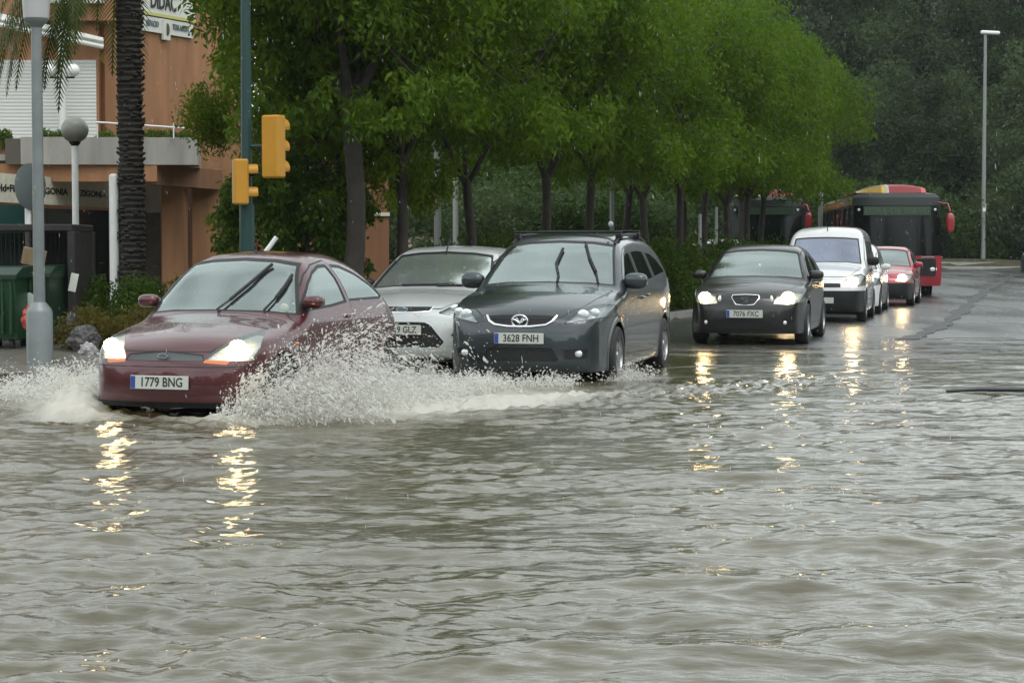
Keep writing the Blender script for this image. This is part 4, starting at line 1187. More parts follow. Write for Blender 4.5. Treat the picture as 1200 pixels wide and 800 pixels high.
def foam_amount(X, Y, lx, ly):
    r = np.abs(lx); lat = 0.80+0.50*np.clip(ly, -0.3, 6)
    f = 1.3*np.exp(-((r-lat-0.05)/0.40)**2)*sstep(-0.75, 0.1, ly)*(1-sstep(2.2, 4.8, ly))
    f += 0.8*sstep(0.7, 1.1, r)*(1-sstep(1.6, 3.4, r))*sstep(-0.1, 0.8, ly)*(1-sstep(3.0, 6.0, ly))
    # wake drifting to the right, in front of the grey carrier
    f += 0.42*np.exp(-((Y-18.7-0.10*(X+1))/1.15)**2)*sstep(-2.2, -1.4, X)*(1-sstep(-0.6, 1.0, X))
    f += 0.22*np.exp(-((Y-19.2-0.10*X)/0.9)**2)*sstep(-1, 0.5, X)*(1-sstep(1.3, 2.9, X))
    f += 0.5*np.exp(-((ly+0.15)/0.25)**2)*np.exp(-(lx/1.0)**4)
    f += 0.55*np.exp(-(((X-1.15)/0.35)**2+((Y-20.9)/0.4)**2))
    return f

def water_mat():
    m, n, l, p = new_mat('flood_water')
    tc = n.new('ShaderNodeTexCoord')
    at_ = n.new('ShaderNodeAttribute'); at_.attribute_name = 'foam'
    nn = n.new('ShaderNodeTexNoise'); nn.inputs['Scale'].default_value = 10; nn.inputs['Detail'].default_value = 9; nn.inputs['Roughness'].default_value = 0.7
    mp = n.new('ShaderNodeMapping'); mp.inputs['Scale'].default_value = (0.7, 1.3, 1)
    l.new(tc.outputs['Object'], mp.inputs['Vector']); l.new(mp.outputs['Vector'], nn.inputs['Vector'])
    a = n.new('ShaderNodeMath'); a.operation = 'MULTIPLY_ADD'; a.inputs[1].default_value = 1.0; a.inputs[2].default_value = -0.62
    l.new(at_.outputs['Fac'], a.inputs[0])
    b = n.new('ShaderNodeMath'); b.operation = 'ADD'; l.new(a.outputs[0], b.inputs[0]); l.new(nn.outputs['Fac'], b.inputs[1])
    mr = n.new('ShaderNodeMapRange'); mr.inputs['From Min'].default_value = 0.15; mr.inputs['From Max'].default_value = 1.15; mr.clamp = True
    l.new(b.outputs[0], mr.inputs['Value'])
    gt = n.new('ShaderNodeMath'); gt.operation = 'GREATER_THAN'; gt.inputs[1].default_value = 0.02; l.new(at_.outputs['Fac'], gt.inputs[0])
    mu = n.new('ShaderNodeMath'); mu.operation = 'MULTIPLY'; l.new(mr.outputs['Result'], mu.inputs[0]); l.new(gt.outputs[0], mu.inputs[1])
    n4 = n.new('ShaderNodeTexNoise'); n4.inputs['Scale'].default_value = 0.6; n4.inputs['Detail'].default_value = 5; l.new(tc.outputs['Object'], n4.inputs['Vector'])
    c1 = n.new('ShaderNodeMix'); c1.data_type = 'RGBA'; c1.inputs['A'].default_value = (0.058, 0.052, 0.027, 1); c1.inputs['B'].default_value = (0.115, 0.102, 0.060, 1)
    l.new(n4.outputs['Fac'], c1.inputs['Factor'])
    mx = n.new('ShaderNodeMix'); mx.data_type = 'RGBA'; mx.inputs['B'].default_value = (0.44, 0.425, 0.365, 1)
    l.new(mu.outputs[0], mx.inputs['Factor']); l.new(c1.outputs['Result'], mx.inputs['A']); l.new(mx.outputs['Result'], p.inputs['Base Color'])
    rr = n.new('ShaderNodeMapRange'); rr.inputs['To Min'].default_value = 0.09; rr.inputs['To Max'].default_value = 0.55
    l.new(mu.outputs[0], rr.inputs['Value']); l.new(rr.outputs['Result'], p.inputs['Roughness'])
    p.inputs['IOR'].default_value = 1.68
    # fine ripples
    mp2 = n.new('ShaderNodeMapping'); mp2.inputs['Scale'].default_value = (0.32, 1.0, 1); l.new(tc.outputs['Object'], mp2.inputs['Vector'])
    r1 = n.new('ShaderNodeTexNoise'); r1.inputs['Scale'].default_value = 14; r1.inputs['Detail'].default_value = 5; l.new(mp2.outputs['Vector'], r1.inputs['Vector'])
    bp = n.new('ShaderNodeBump'); bp.inputs['Strength'].default_value = 0.9; bp.inputs['Distance'].default_value = 0.013
    ad = n.new('ShaderNodeMath'); ad.operation = 'MULTIPLY_ADD'; ad.inputs[1].default_value = 0.8
    l.new(mu.outputs[0], ad.inputs[0]); l.new(r1.outputs['Fac'], ad.inputs[2])
    l.new(ad.outputs[0], bp.inputs['Height']); l.new(bp.outputs['Normal'], p.inputs['Normal'])
    return m

def build_water():
    ys = [2.6]
    while ys[-1] < 31: ys.append(ys[-1]*(1+0.0030))
    ys = np.array(ys)
    u = np.concatenate([np.linspace(-2.2, -0.42, 50)[:-1], np.linspace(-0.42, 0.42, 620), np.linspace(0.42, 2.2, 50)[1:]])
    U, Y = np.meshgrid(u, ys, indexing='ij'); X = U*Y
    Z, lx, ly = water_height(X, Y)
    # little lumps where it foams
    fo = foam_amount(X, Y, lx, ly)
    V = np.stack([X, Y, Z], -1).reshape(-1, 3); n, m = X.shape
    i, j = np.meshgrid(np.arange(n-1), np.arange(m-1), indexing='ij'); a = i*m+j
    Fq = np.stack([a, a+m, a+m+1, a+1], -1).reshape(-1, 4)
    o = mesh_np('flood_water', V, Fq, water_mat(), smooth=True)
    at_ = o.data.attributes.new('foam', 'FLOAT', 'POINT'); at_.data.foreach_set('value', fo.reshape(-1).astype(np.float32))
    tag(o, kind='structure')
build_water()
# ---------------------------------------------------------------- foliage
def leaf_mat(name, ca, cb, trans=0.35, rough=0.5):
    if name in MATS: return MATS[name]
    m, n, l, p = new_mat(name)
    g = n.new('ShaderNodeNewGeometry'); tc = n.new('ShaderNodeTexCoord')
    no = n.new('ShaderNodeTexNoise'); no.inputs['Scale'].default_value = 0.9; no.inputs['Detail'].default_value = 3
    l.new(tc.outputs['Object'], no.inputs['Vector'])
    ad = n.new('ShaderNodeMath'); ad.operation = 'MULTIPLY_ADD'; ad.inputs[1].default_value = 0.55
    l.new(g.outputs['Random Per Island'], ad.inputs[0])
    mr = n.new('ShaderNodeMapRange'); mr.inputs['From Min'].default_value = 0.3; mr.inputs['From Max'].default_value = 0.7; mr.inputs['To Max'].default_value = 0.5
    l.new(no.outputs['Fac'], mr.inputs['Value']); l.new(mr.outputs['Result'], ad.inputs[2])
    mx = n.new('ShaderNodeMix'); mx.data_type = 'RGBA'; mx.inputs['A'].default_value = (*ca, 1); mx.inputs['B'].default_value = (*cb, 1)
    l.new(ad.outputs[0], mx.inputs['Factor']); l.new(mx.outputs['Result'], p.inputs['Base Color'])
    p.inputs['Roughness'].default_value = rough; p.inputs['Specular IOR Level'].default_value = 0.12
    tr = n.new('ShaderNodeBsdfTranslucent'); ms = n.new('ShaderNodeMixShader'); ms.inputs[0].default_value = trans
    br = n.new('ShaderNodeVectorMath'); br.operation = 'MULTIPLY'; br.inputs[1].default_value = (1.7, 1.9, 1.0)
    l.new(mx.outputs['Result'], br.inputs[0]); l.new(br.outputs['Vector'], tr.inputs['Color'])
    l.new(p.outputs['BSDF'], ms.inputs[1]); l.new(tr.outputs['BSDF'], ms.inputs[2]); l.new(ms.outputs['Shader'], n['Material Output'].inputs['Surface'])
    MATS[name] = m; return m
M_LEAF = leaf_mat('leaf_bright', (0.030, 0.073, 0.006), (0.108, 0.165, 0.012), 0.42)
M_LEAF_Y = leaf_mat('leaf_yellowish', (0.045, 0.085, 0.004), (0.15, 0.19, 0.008), 0.45)
M_LEAF_D = leaf_mat('leaf_dark', (0.016, 0.038, 0.007), (0.042, 0.075, 0.012), 0.25)
M_LEAF_H = leaf_mat('leaf_hedge', (0.025, 0.058, 0.006), (0.060, 0.100, 0.010), 0.3)
M_LEAF_G = leaf_mat('leaf_greygreen', (0.032, 0.055, 0.022), (0.070, 0.100, 0.042), 0.3)
M_LEAF_W = leaf_mat('leaf_wood', (0.010, 0.023, 0.008), (0.026, 0.044, 0.013), 0.2)
M_LEAF_P = leaf_mat('leaf_palm', (0.035, 0.055, 0.015), (0.085, 0.10, 0.03), 0.25)
M_BARK = pmat('bark', (0.030, 0.024, 0.018), 0.75, noise=0.4, nscale=6, bump=1.0, bscale=25)

def leaves(C, L, W, droop=1.0, rng=RNG, jit=0.35):
    """rhombic leaves at points C; droop pulls them to hang"""
    n = len(C)
    a = rng.normal(size=(n, 3)); a /= np.linalg.norm(a, axis=1)[:, None]
    a[:, 2] -= droop; a /= np.linalg.norm(a, axis=1)[:, None]
    b = np.cross(a, rng.normal(size=(n, 3))); b /= np.linalg.norm(b, axis=1)[:, None]
    l = L*(1+jit*rng.uniform(-1, 1, n))[:, None]; w = W*(1+jit*rng.uniform(-1, 1, n))[:, None]
    c = np.cross(a, b)
    V = np.stack([C, C+a*l*0.45+b*w*0.5+c*w*0.2, C+a*l, C+a*l*0.45-b*w*0.5+c*w*0.2], 1).reshape(-1, 3)
    return V, np.arange(4*n).reshape(n, 4)

def clump_points(centers, radii, per, rng=RNG, squash=(1, 1, 0.8), shell=0.5):
    out = []
    for c, r, k in zip(centers, radii, per):
        d = rng.normal(size=(k, 3)); d /= np.linalg.norm(d, axis=1)[:, None]
        rad = r*(shell+(1-shell)*rng.random(k))**0.8*(1+0.15*rng.normal(size=k))
        out.append(np.array(c)+d*rad[:, None]*np.array(squash))
    return np.vstack(out)

def crown_mesh(name, rx, rz, zc, seed, leaves_n=27000, L=0.13, W=0.05, clumps=84, droop=0.9, mat=None, hang=0.6, cr=0.47):
    rng = np.random.default_rng(seed)
    cs = []; rs = []
    while len(cs) < clumps:
        d = rng.normal(size=3); d /= np.linalg.norm(d)
        t = rng.random()**0.45
        p = d*np.array([rx, rx, rz])*t*(0.85+0.25*rng.random())
        if p[2] < -rz*0.75: continue
        cs.append(p+np.array([0, 0, zc])); rs.append(cr*(0.6+0.8*rng.random())*rx/2.4)
    # hanging sprays under the rim
    for k in range(clumps//2):
        a = rng.uniform(0, 2*math.pi); t = rx*(0.35+0.6*rng.random())
        cs.append(np.array([math.cos(a)*t, math.sin(a)*t, zc-rz*(0.55+0.2*rng.random())-hang*rng.random()])); rs.append(cr*(0.35+0.35*rng.random())*rx/2.4)
    rs = np.array(rs); w = rs**2/np.sum(rs**2); per = np.maximum((w*leaves_n).astype(int), 10)
    P = clump_points(cs, rs, per, rng, (1, 1, 1.0), 0.35)
    V, Fq = leaves(P, L, W, droop, rng)
    return V, Fq, cs

def trunk_mb(h, r, cs, seed, zc, lean=(0, 0), nl=5, fork=None):
    rng = random.Random(seed); mb = MB()
    top = fork or h*0.55
    pts = []; 
    for k in range(6):
        t = k/5; pts.append((lean[0]*t+0.04*math.sin(seed+k*1.3), lean[1]*t+0.04*math.cos(seed*2+k), top*t))
    rs = [r*1.35, r*1.05, r, r*0.95, r*0.92, r*0.95]
    mb.tube(pts, rs, 10)
    tp = Vector(pts[-1])
    ids = list(range(len(cs))); rng.shuffle(ids)
    for k in range(nl):
        a = 2*math.pi*k/nl+rng.uniform(-0.4, 0.4)
        out = Vector((math.cos(a), math.sin(a), 0)); l1 = (zc-top)*rng.uniform(0.8, 1.2)
        m1 = tp+out*0.28*l1+Vector((0, 0, 0.45*l1)); e = tp+out*(0.75*l1)+Vector((0, 0, 1.15*l1))
        mb.tube([tp-Vector((0, 0, 0.12)), tp+(m1-tp)*0.5+out*0.03, m1, e], [r*0.62, r*0.48, r*0.38, r*0.15], 8)
        for q in range(3):
            c = Vector(cs[ids[(k*3+q) % len(ids)]])
            s0 = m1.lerp(e, rng.uniform(0.0, 0.7))
            mb.tube([s0, s0.lerp(c, 0.5)+Vector((0, 0, 0.1)), c], [r*0.28, r*0.18, r*0.06], 6)
    return mb

PROTO = {}
def tree_proto(key, mat, **kw):
    tk = dict(h=kw.pop('h'), r=kw.pop('r'), nl=kw.pop('nl', 5), fork=kw.pop('fork', None))
    V, Fq, cs = crown_mesh('crown', mat=mat, **kw)
    PROTO[key] = (V, Fq, cs, tk, mat, kw)
def place_tree(key, x, y, z, rz, s=1.0, label=None, cat='tree', group=None, name='street_tree', sz=None):
    V, Fq, cs, tk, mat, kw = PROTO[key]
    root = empty(name, (x, y, z), rz); root.scale = (s, s, sz or s); tag(root, label, cat, group)
    if not hasattr(place_tree, 'c'): place_tree.c = {}
    if key not in place_tree.c:
        mb = trunk_mb(tk['h'], tk['r'], cs, kw['seed'], kw['zc'], nl=tk['nl'], fork=tk['fork'])
        t = mb.build('trunk', M_BARK, root, smooth=True, angle=60)
        c = mesh_np('crown', V, Fq, mat, root)
        place_tree.c[key] = (t, c)
    else:
        for o in place_tree.c[key]:
            d = o.copy(); COL.objects.link(d); d.parent = root
    return root

tree_proto('a', M_LEAF, rx=2.5, rz=2.1, zc=4.9, seed=3, h=7.5, r=0.088, fork=2.6, nl=4)
tree_proto('b', M_LEAF, rx=2.6, rz=2.2, zc=4.9, seed=8, h=7.5, r=0.082, fork=2.35, nl=3)
tree_proto('c', M_LEAF, rx=2.9, rz=2.4, zc=5.0, seed=14, h=7.5, r=0.09, fork=2.8, nl=4, leaves_n=30000)

tree_proto('f', M_LEAF, rx=2.05, rz=2.2, zc=4.9, seed=17, h=7.5, r=0.135, fork=3.3, nl=4)
def gz(x, y): return float(side_z(x, y))
SIDE = [("first full crown right of the traffic signals, thick dark trunk", 415, 27.5, 'f', 1.0, 1.15, 1.9),
        ("street tree forking into a wide V behind the silver car", 470, 29.0, 'a', 1.0, 1.0, 1.0),
        ("street tree with straight trunk beside the thin white pole", 550, 31.5, 'b', 1.0, 1.0, 1.0),
        ("street tree with slender trunk forking above the roof rack of the grey car", 640, 34.5, 'a', 0.98, 1.0, 1.0),
        ("street tree just right of the slender trunk over the grey car", 693, 37.0, 'c', 0.95, 1.0, 1.0),
        ("street tree rising behind the back of the grey car's roof", 755, 41.0, 'b', 1.0, 1.0, 1.0),
        ("street tree standing clear between the grey car and the black car", 797, 43.5, 'a', 1.02, 1.0, 1.0),
        ("street tree in the hedge just left of the black car's roof", 826, 47.0, 'c', 1.0, 1.0, 1.0),
        ("street tree in the hedge above the black car's roof", 852, 50.5, 'b', 1.03, 1.0, 1.0),
        ("street tree in front of the half-hidden bus", 876, 54.0, 'a', 1.05, 1.0, 1.0),
        ("last street tree of the row, wide crown next to the dark wooded hill", 893, 58.0, 'c', 1.0, 1.0, 1.0)]
for i, (lab, px, D, key, s, sz, tr) in enumerate(SIDE):
    x = (px-600)/F_PX*D
    place_tree(key, x, D, gz(x, D), i*1.9, s, 'bright green ' + lab, group='street trees along the kerb')
# second row, behind, thickening the canopy
for i, (lab, px, D, key) in enumerate([("bright tree in the second row behind the grey car's rear window", 735, 50.0, 'b'),
        ("bright tree in the second row behind the hedge, left of the half-hidden bus", 800, 56.0, 'c'),
        ("tall bright tree in the second row above the white van", 868, 66.0, 'a')]):
    x = (px-600)/F_PX*D
    place_tree(key, x, D, gz(x, D), 0.7+i*2.3, 1.15, lab, group='second row of trees')
# trees by the building
tree_proto('d', M_LEAF_Y, rx=2.1, rz=2.6, zc=4.6, seed=21, h=7, r=0.09, clumps=60, leaves_n=32000, L=0.105, W=0.04, fork=2.0, hang=0.8)
for i, (lab, px, D, s) in enumerate([("yellowish green tree against the corner of the brown building", 355, 31.0, 0.78), ("yellowish green tree with crown above the upper traffic signal", 402, 29.5, 0.90)]):
    x = (px-600)/F_PX*D
    place_tree('d', x, D, gz(x, D), 1+i*2, s, lab, group='trees beside the building')
tree_proto('e', M_LEAF_H, rx=1.35, rz=0.95, zc=2.0, seed=31, h=3, r=0.06, clumps=40, leaves_n=16000, L=0.11, W=0.05, fork=0.9, hang=0.5)
x = (340-600)/F_PX*28.5
place_tree('e', x, 28.5, gz(x, 28.5), 0.3, 0.88, "low dark bushy tree under the yellow signals, behind the red car's roof", name='small_tree')

# shrubs
def shrub_proto(key, mat, rx, rz, n, L, W, seed, clumps=26, zc=None):
    rng = np.random.default_rng(seed); cs = []; rs = []
    for k in range(clumps):
        d = rng.normal(size=3); d /= np.linalg.norm(d); d[2] = abs(d[2])
        cs.append(d*np.array([rx, rx, rz])*rng.random()**0.4*0.85+np.array([0, 0, rz*0.25])); rs.append(0.30*rx*(0.6+0.7*rng.random()))
    rs = np.array(rs); w = rs**2/np.sum(rs**2)
    P = clump_points(cs, rs, np.maximum((w*n).astype(int), 5), rng, (1, 1, 1), 0.3); P[:, 2] = np.maximum(P[:, 2], 0.03)
    V, Fq = leaves(P, L, W, -0.1, rng)
    PROTO[key] = (V, Fq, cs, mat, rx, rz, seed)
SH = {}
def place_shrub(key, x, y, z, rz, s, label, group=None, name='shrub', cat='shrub', sz=None):
    V, Fq, cs, mat, rx, rzz, seed = PROTO[key]
    root = empty(name, (x, y, z), rz); root.scale = (s, s, sz or s); tag(root, label, cat, group)
    if key not in SH:
        rng = random.Random(seed); mb = MB()
        for k in range(7):
            c = Vector(cs[k*2 % len(cs)]); mb.tube([(rng.uniform(-0.08, 0.08)*rx, rng.uniform(-0.08, 0.08)*rx, -0.05), c*0.5+Vector((0, 0, 0.05)), c], [0.03*rx, 0.02*rx, 0.008*rx], 6)
        SH[key] = (mb.build('stem', M_BARK, root, smooth=True, angle=60), mesh_np('foliage', V, Fq, mat, root))
    else:
        for o in SH[key]:
            d = o.copy(); COL.objects.link(d); d.parent = root
    return root
shrub_proto('hedge', M_LEAF_H, 1.5, 1.25, 9000, 0.10, 0.055, 41)
shrub_proto('grey', M_LEAF_G, 2.2, 2.2, 9000, 0.16, 0.07, 42)
shrub_proto('dark', M_LEAF_D, 2.2, 2.4, 9000, 0.17, 0.08, 43)
shrub_proto('near', M_LEAF_H, 0.8, 0.85, 6000, 0.075, 0.03, 44)
shrub_proto('yellow', leaf_mat('leaf_dry', (0.06, 0.055, 0.014), (0.13, 0.10, 0.022), 0.3), 0.7, 0.55, 4000, 0.08, 0.02, 45)
# hedge under the row of trees
hy = 33.0; i = 0
while hy < 62:
    x = float(kerb_x(hy))-1.35-0.25*math.sin(i*2.1)
    place_shrub('hedge', x, hy, gz(x, hy), i*1.3, 0.95+0.12*math.sin(i*1.7), 'dark green shrub of the hedge growing along the kerb under the street trees', group='hedge shrubs under the street trees', name='hedge_shrub')
    hy += 2.0; i += 1
# bushes on the bank behind
bank = [(470, 60, 'grey', 1.0), (500, 66, 'dark', 1.1), (530, 58, 'grey', 1.05), (560, 70, 'dark', 1.3), (585, 60, 'grey', 1.1), (615, 66, 'grey', 1.3), (650, 60, 'dark', 1.0), (680, 64, 'grey', 1.15), (715, 62, 'dark', 1.1), (745, 74, 'grey', 1.3), (600, 84, 'dark', 1.6), (520, 84, 'dark', 1.7), (670, 86, 'grey', 1.7), (760, 88, 'dark', 1.8), (455, 82, 'dark', 1.5), (820, 90, 'grey', 1.6), (560, 95, 'dark', 2.0), (640, 98, 'dark', 2.2), (720, 98, 'dark', 2.1), (800, 100, 'dark', 2.2)]
for i, (px, D, k, s) in enumerate(bank):
    x = (px-600)/F_PX*D
    place_shrub(k, x, D, gz(x, D)-0.1, i*1.1, s, 'grey-green bush on the bank behind the street trees' if k == 'grey' else 'dark bush on the bank behind the street trees', group='grey-green bank bushes' if k == 'grey' else 'dark bank bushes', name='bank_bush', cat='bush')
# foot of the wooded hill, right
foot = [(930, 104.5, 'grey', 1.2), (975, 105, 'dark', 1.6), (1010, 106, 'grey', 1.5), (1062, 106, 'dark', 1.6), (1105, 105.5, 'dark', 1.3), (1130, 106.5, 'hedge', 1.6), (1165, 105.5, 'hedge', 1.8), (1200, 106, 'grey', 1.9), (1245, 106, 'dark', 2.0), (1290, 107, 'grey', 1.8)]
for i, (px, D, k, s) in enumerate(foot):
    x = (px-600)/F_PX*D
    place_shrub(k, x, D, gz(x, D)+float(hill_z(x, D))-0.1, i*0.9, s, 'bush at the foot of the wooded hill behind the far kerb', group='bushes behind the far kerb', name='roadside_bush', cat='bush')
tree_proto('h1', M_LEAF_G, rx=3.2, rz=3.0, zc=5.0, seed=51, h=8, r=0.16, clumps=46, leaves_n=16000, L=0.24, W=0.11, droop=0.3, hang=1.2, cr=0.7, fork=2.2)
tree_proto('h2', leaf_mat('leaf_pine', (0.014, 0.030, 0.009), (0.038, 0.062, 0.018), 0.2), rx=3.0, rz=4.2, zc=6.5, seed=52, h=11, r=0.18, clumps=50, leaves_n=18000, L=0.26, W=0.10, droop=0.2, hang=2.0, cr=0.6, fork=3.5)
hilltrees = [(1185, 110, 'h1', 1.1), (1240, 112, 'h1', 1.3), (1130, 114, 'h1', 1.0), (1085, 112, 'h2', 0.9), (1040, 114, 'h1', 1.1), (990, 116, 'h1', 1.0), (1150, 122, 'h2', 1.1), (945, 118, 'h2', 0.9), (1070, 124, 'h1', 1.2), (1010, 126, 'h2', 1.1), (1210, 126, 'h2', 1.2), (900, 120, 'h1', 1.0), (860, 116, 'h2', 0.9), (800, 118, 'h1', 1.0), (740, 116, 'h2', 1.0), (690, 120, 'h1', 1.1), (640, 116, 'h2', 1.0), (590, 122, 'h1', 1.0), (540, 118, 'h2', 0.9), (1290, 116, 'h2', 1.1)]
for i, (px, D, k, s) in enumerate(hilltrees):
    x = (px-600)/F_PX*D
    place_tree(k, x, D, gz(x, D)+float(hill_z(x, D)), i*1.7, s, 'pale grey-green tree low on the wooded hill' if k == 'h1' else 'dark pine-like tree low on the wooded hill', group='pale trees low on the hill' if k == 'h1' else 'dark trees low on the hill', name='hill_tree')

# the wood covering the hill: one mass
def woodland():
    rng = np.random.default_rng(77); cs = []; rs = []; tr = MB()
    for k in range(620):
        Y = rng.uniform(118, 185); X = rng.uniform(-14, 0.34*Y+22)
        zg = float(side_z(X, Y)+hill_z(X, Y))
        if hill_z(X, Y) < 1.0: continue
        h = rng.uniform(5, 9); w = rng.uniform(1.8, 3.0)
        tr.tube([(X, Y, zg-0.3), (X+rng.uniform(-0.4, 0.4), Y, zg+h*0.8)], [0.16, 0.07], 5, m=1)
        for q in range(9):
            a = rng.uniform(0, 6.28); t = w*rng.random()**0.6
            cs.append((X+math.cos(a)*t, Y+math.sin(a)*t, zg+h*rng.uniform(0.42, 1.0))); rs.append(rng.uniform(0.6, 1.3))
    P = clump_points(cs, rs, [46]*len(cs), rng, (1, 1, 0.8), 0.4)
    V, Fq = leaves(P, 0.46, 0.24, 0.2, rng)
    tv = np.array([tuple(v) for v in tr.v]); tf = [f for f in tr.f if len(f) == 4]
    V2 = np.vstack([V, tv]); F2 = np.vstack([Fq, np.array(tf)+len(V)])
    o = mesh_np('woodland', V2, F2, [M_LEAF_W, M_BARK], midx=np.concatenate([np.zeros(len(Fq)), np.ones(len(tf))]))
    tag(o, 'dark dense wood covering the hill behind the road', 'wood', kind='stuff')
woodland()

# palm
def palm(px, D, H, r):
    x = (px-600)/F_PX*D; root = empty('palm_tree', (x, D, gz(x, D)), 0)
    tag(root, 'tall palm with rough dark trunk between the white post and the red car', 'palm tree')
    mb = MB(); rng = random.Random(2)
    z = 0; ring = 0
    pts = []; rs = []
    while z < H:
        pts += [(0.02*math.sin(z*1.1), 0, z), (0.02*math.sin(z*1.1), 0, z+0.05)]; rs += [r*0.93, r*1.07]; z += 0.085
    mb.tube(pts, rs, 16)
    for k in range(420):       # stubs of old leaf bases
        a = rng.uniform(0, 6.283); zz = rng.uniform(0.1, H)
        M = Matrix.Translation((math.cos(a)*r, math.sin(a)*r, zz)) @ Matrix.Rotation(a, 4, 'Z') @ Matrix.Rotation(R(-38), 4, 'Y')
        mb.box(-0.02, 0.035, -0.035, 0.035, -0.012, 0.012, M=M)
    mb.build('trunk', pmat('palm_bark', (0.022, 0.018, 0.014), 0.8, noise=0.5, nscale=9, bump=1.0, bscale=30), root)
    for k in range(38):
        a = (2*math.pi*k/14 if k < 14 else math.pi*0.55+math.pi*0.9*(k-14)/24)+rng.uniform(-0.12, 0.12); el = rng.uniform(0.25, 1.1)
        if math.cos(a) > -0.1: el = rng.uniform(0.9, 1.3)
        else: el = rng.uniform(0.05, 0.75)
        l = rng.uniform(2.9, 3.5); V = []; Fq = []
        p = Vector((0, 0, H)); d = Vector((math.cos(a)*math.cos(el), math.sin(a)*math.cos(el), math.sin(el)))
        side = Vector((-math.sin(a), math.cos(a), 0)); n = 42; prev = None
        for i in range(n):
            t = i/n
            d.z -= (0.075 if math.cos(a) <= -0.1 else 0.045)*(0.5+t); d.normalize(); p = p+d*(l/n)
            up = side.cross(d)
            ll = 0.42*math.sin(math.pi*min(t*0.9+0.12, 1))**0.7
            for s in (-1, 1):
                q = (side*s*0.75+d*0.65-Vector((0, 0, 0.30+0.2*rng.random()))).normalized()
                w = d*0.020
                b = len(V); V += [tuple(p-w), tuple(p+w), tuple(p+q*ll*0.6+w), tuple(p+q*ll)]; Fq.append((b, b+1, b+2, b+3))
            if prev is not None:
                b = len(V); V += [tuple(prev-side*0.014), tuple(prev+side*0.014), tuple(p+side*0.011), tuple(p-side*0.011)]; Fq.append((b, b+1, b+2, b+3))
            prev = p.copy()
        mesh_np('frond', V, Fq, M_LEAF_P, root)
palm(155, 30.0, 5.65, 0.185)

# bushes beside the bins
def sh(px, D, key, s, lab, dz=0.0, **k):
    x = (px-600)/F_PX*D; place_shrub(key, x, D, gz(x, D)+dz, px*0.1, s, lab, **k)
sh(128, 27.0, 'near', 0.95, 'green leafy bush beside the dark bin enclosure')
sh(118, 25.0, 'yellow', 0.85, 'dry yellowish low bush left of the red car')
sh(152, 25.6, 'yellow', 0.8, 'brownish low bush just behind the nose of the red car')
sh(190, 28.5, 'near', 0.9, 'green bush at the foot of the palm, seen over the red hood')
# ---------------------------------------------------------------- building and street furniture
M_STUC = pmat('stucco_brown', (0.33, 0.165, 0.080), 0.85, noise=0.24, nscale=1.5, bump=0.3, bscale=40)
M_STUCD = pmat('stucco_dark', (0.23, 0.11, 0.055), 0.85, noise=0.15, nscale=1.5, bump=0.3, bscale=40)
M_CONCR = pmat('weathered_concrete', (0.30, 0.29, 0.26), 0.8, noise=0.28, nscale=1.2, bump=0.4, bscale=30)
def streaks(m):      # rain streaks and stains running down the wall
    n, l = m.node_tree.nodes, m.node_tree.links
    for t in [q for q in n if q.type == 'TEX_NOISE' and q.inputs['Detail'].default_value == 5]:
        for lk in list(t.inputs['Vector'].links): src = lk.from_socket; l.remove(lk)
        mp = n.new('ShaderNodeMapping'); mp.inputs['Scale'].default_value = (2.6, 2.6, 0.45); l.new(src, mp.inputs['Vector']); l.new(mp.outputs['Vector'], t.inputs['Vector'])
for m_ in (M_STUC, M_STUCD, M_CONCR): streaks(m_)
M_SIGNW = pmat('sign_white', (0.62, 0.63, 0.58), 0.5, noise=0.08)
M_SIGNC = pmat('sign_cream', (0.66, 0.63, 0.52), 0.6, noise=0.15)
M_GREYM = pmat('grey_metal', (0.20, 0.225, 0.225), 0.45, 0.3, noise=0.12, nscale=5)
M_SHOP = pmat('shop_glass', (0.012, 0.022, 0.022), 0.12, spec=0.6)
M_TEAL = pmat('shop_teal', (0.01, 0.055, 0.05), 0.3)
M_TXT = pmat('sign_ink', (0.02, 0.022, 0.02), 0.6)

def shutter_mat():
    m, n, l, p = new_mat('roller_shutter')
    p.inputs['Base Color'].default_value = (0.62, 0.63, 0.60, 1); p.inputs['Roughness'].default_value = 0.5
    tc = n.new('ShaderNodeTexCoord'); w = n.new('ShaderNodeTexWave'); w.bands_direction = 'Z'; w.inputs['Scale'].default_value = 4.5; w.inputs['Distortion'].default_value = 0
    l.new(tc.outputs['Object'], w.inputs['Vector'])
    b = n.new('ShaderNodeBump'); b.inputs['Strength'].default_value = 0.5; b.inputs['Distance'].default_value = 0.012
    l.new(w.outputs['Fac'], b.inputs['Height']); l.new(b.outputs['Normal'], p.inputs['Normal'])
    return m

def quad_wall(mb, p0, p1, z0, z1, th=0.25, m=0):
    """vertical slab from plan point p0 to p1, thickness away from the camera"""
    a = Vector((p0[0], p0[1], 0)); b = Vector((p1[0], p1[1], 0)); d = (b-a).normalized(); nn = Vector((-d.y, d.x, 0))*th
    if nn.y < 0: nn = -nn
    vs = [a, b, b+nn, a+nn]
    mb.add([(v.x, v.y, z0) for v in vs]+[(v.x, v.y, z1) for v in vs], ((0,3,2,1),(4,5,6,7),(0,1,5,4),(1,2,6,5),(2,3,7,6),(3,0,4,7)), m)

def plan(px, D): return ((px-600)/F_PX*D, D)
def zz(py, D): return CAM_H-(py-HOR)/F_PX*D

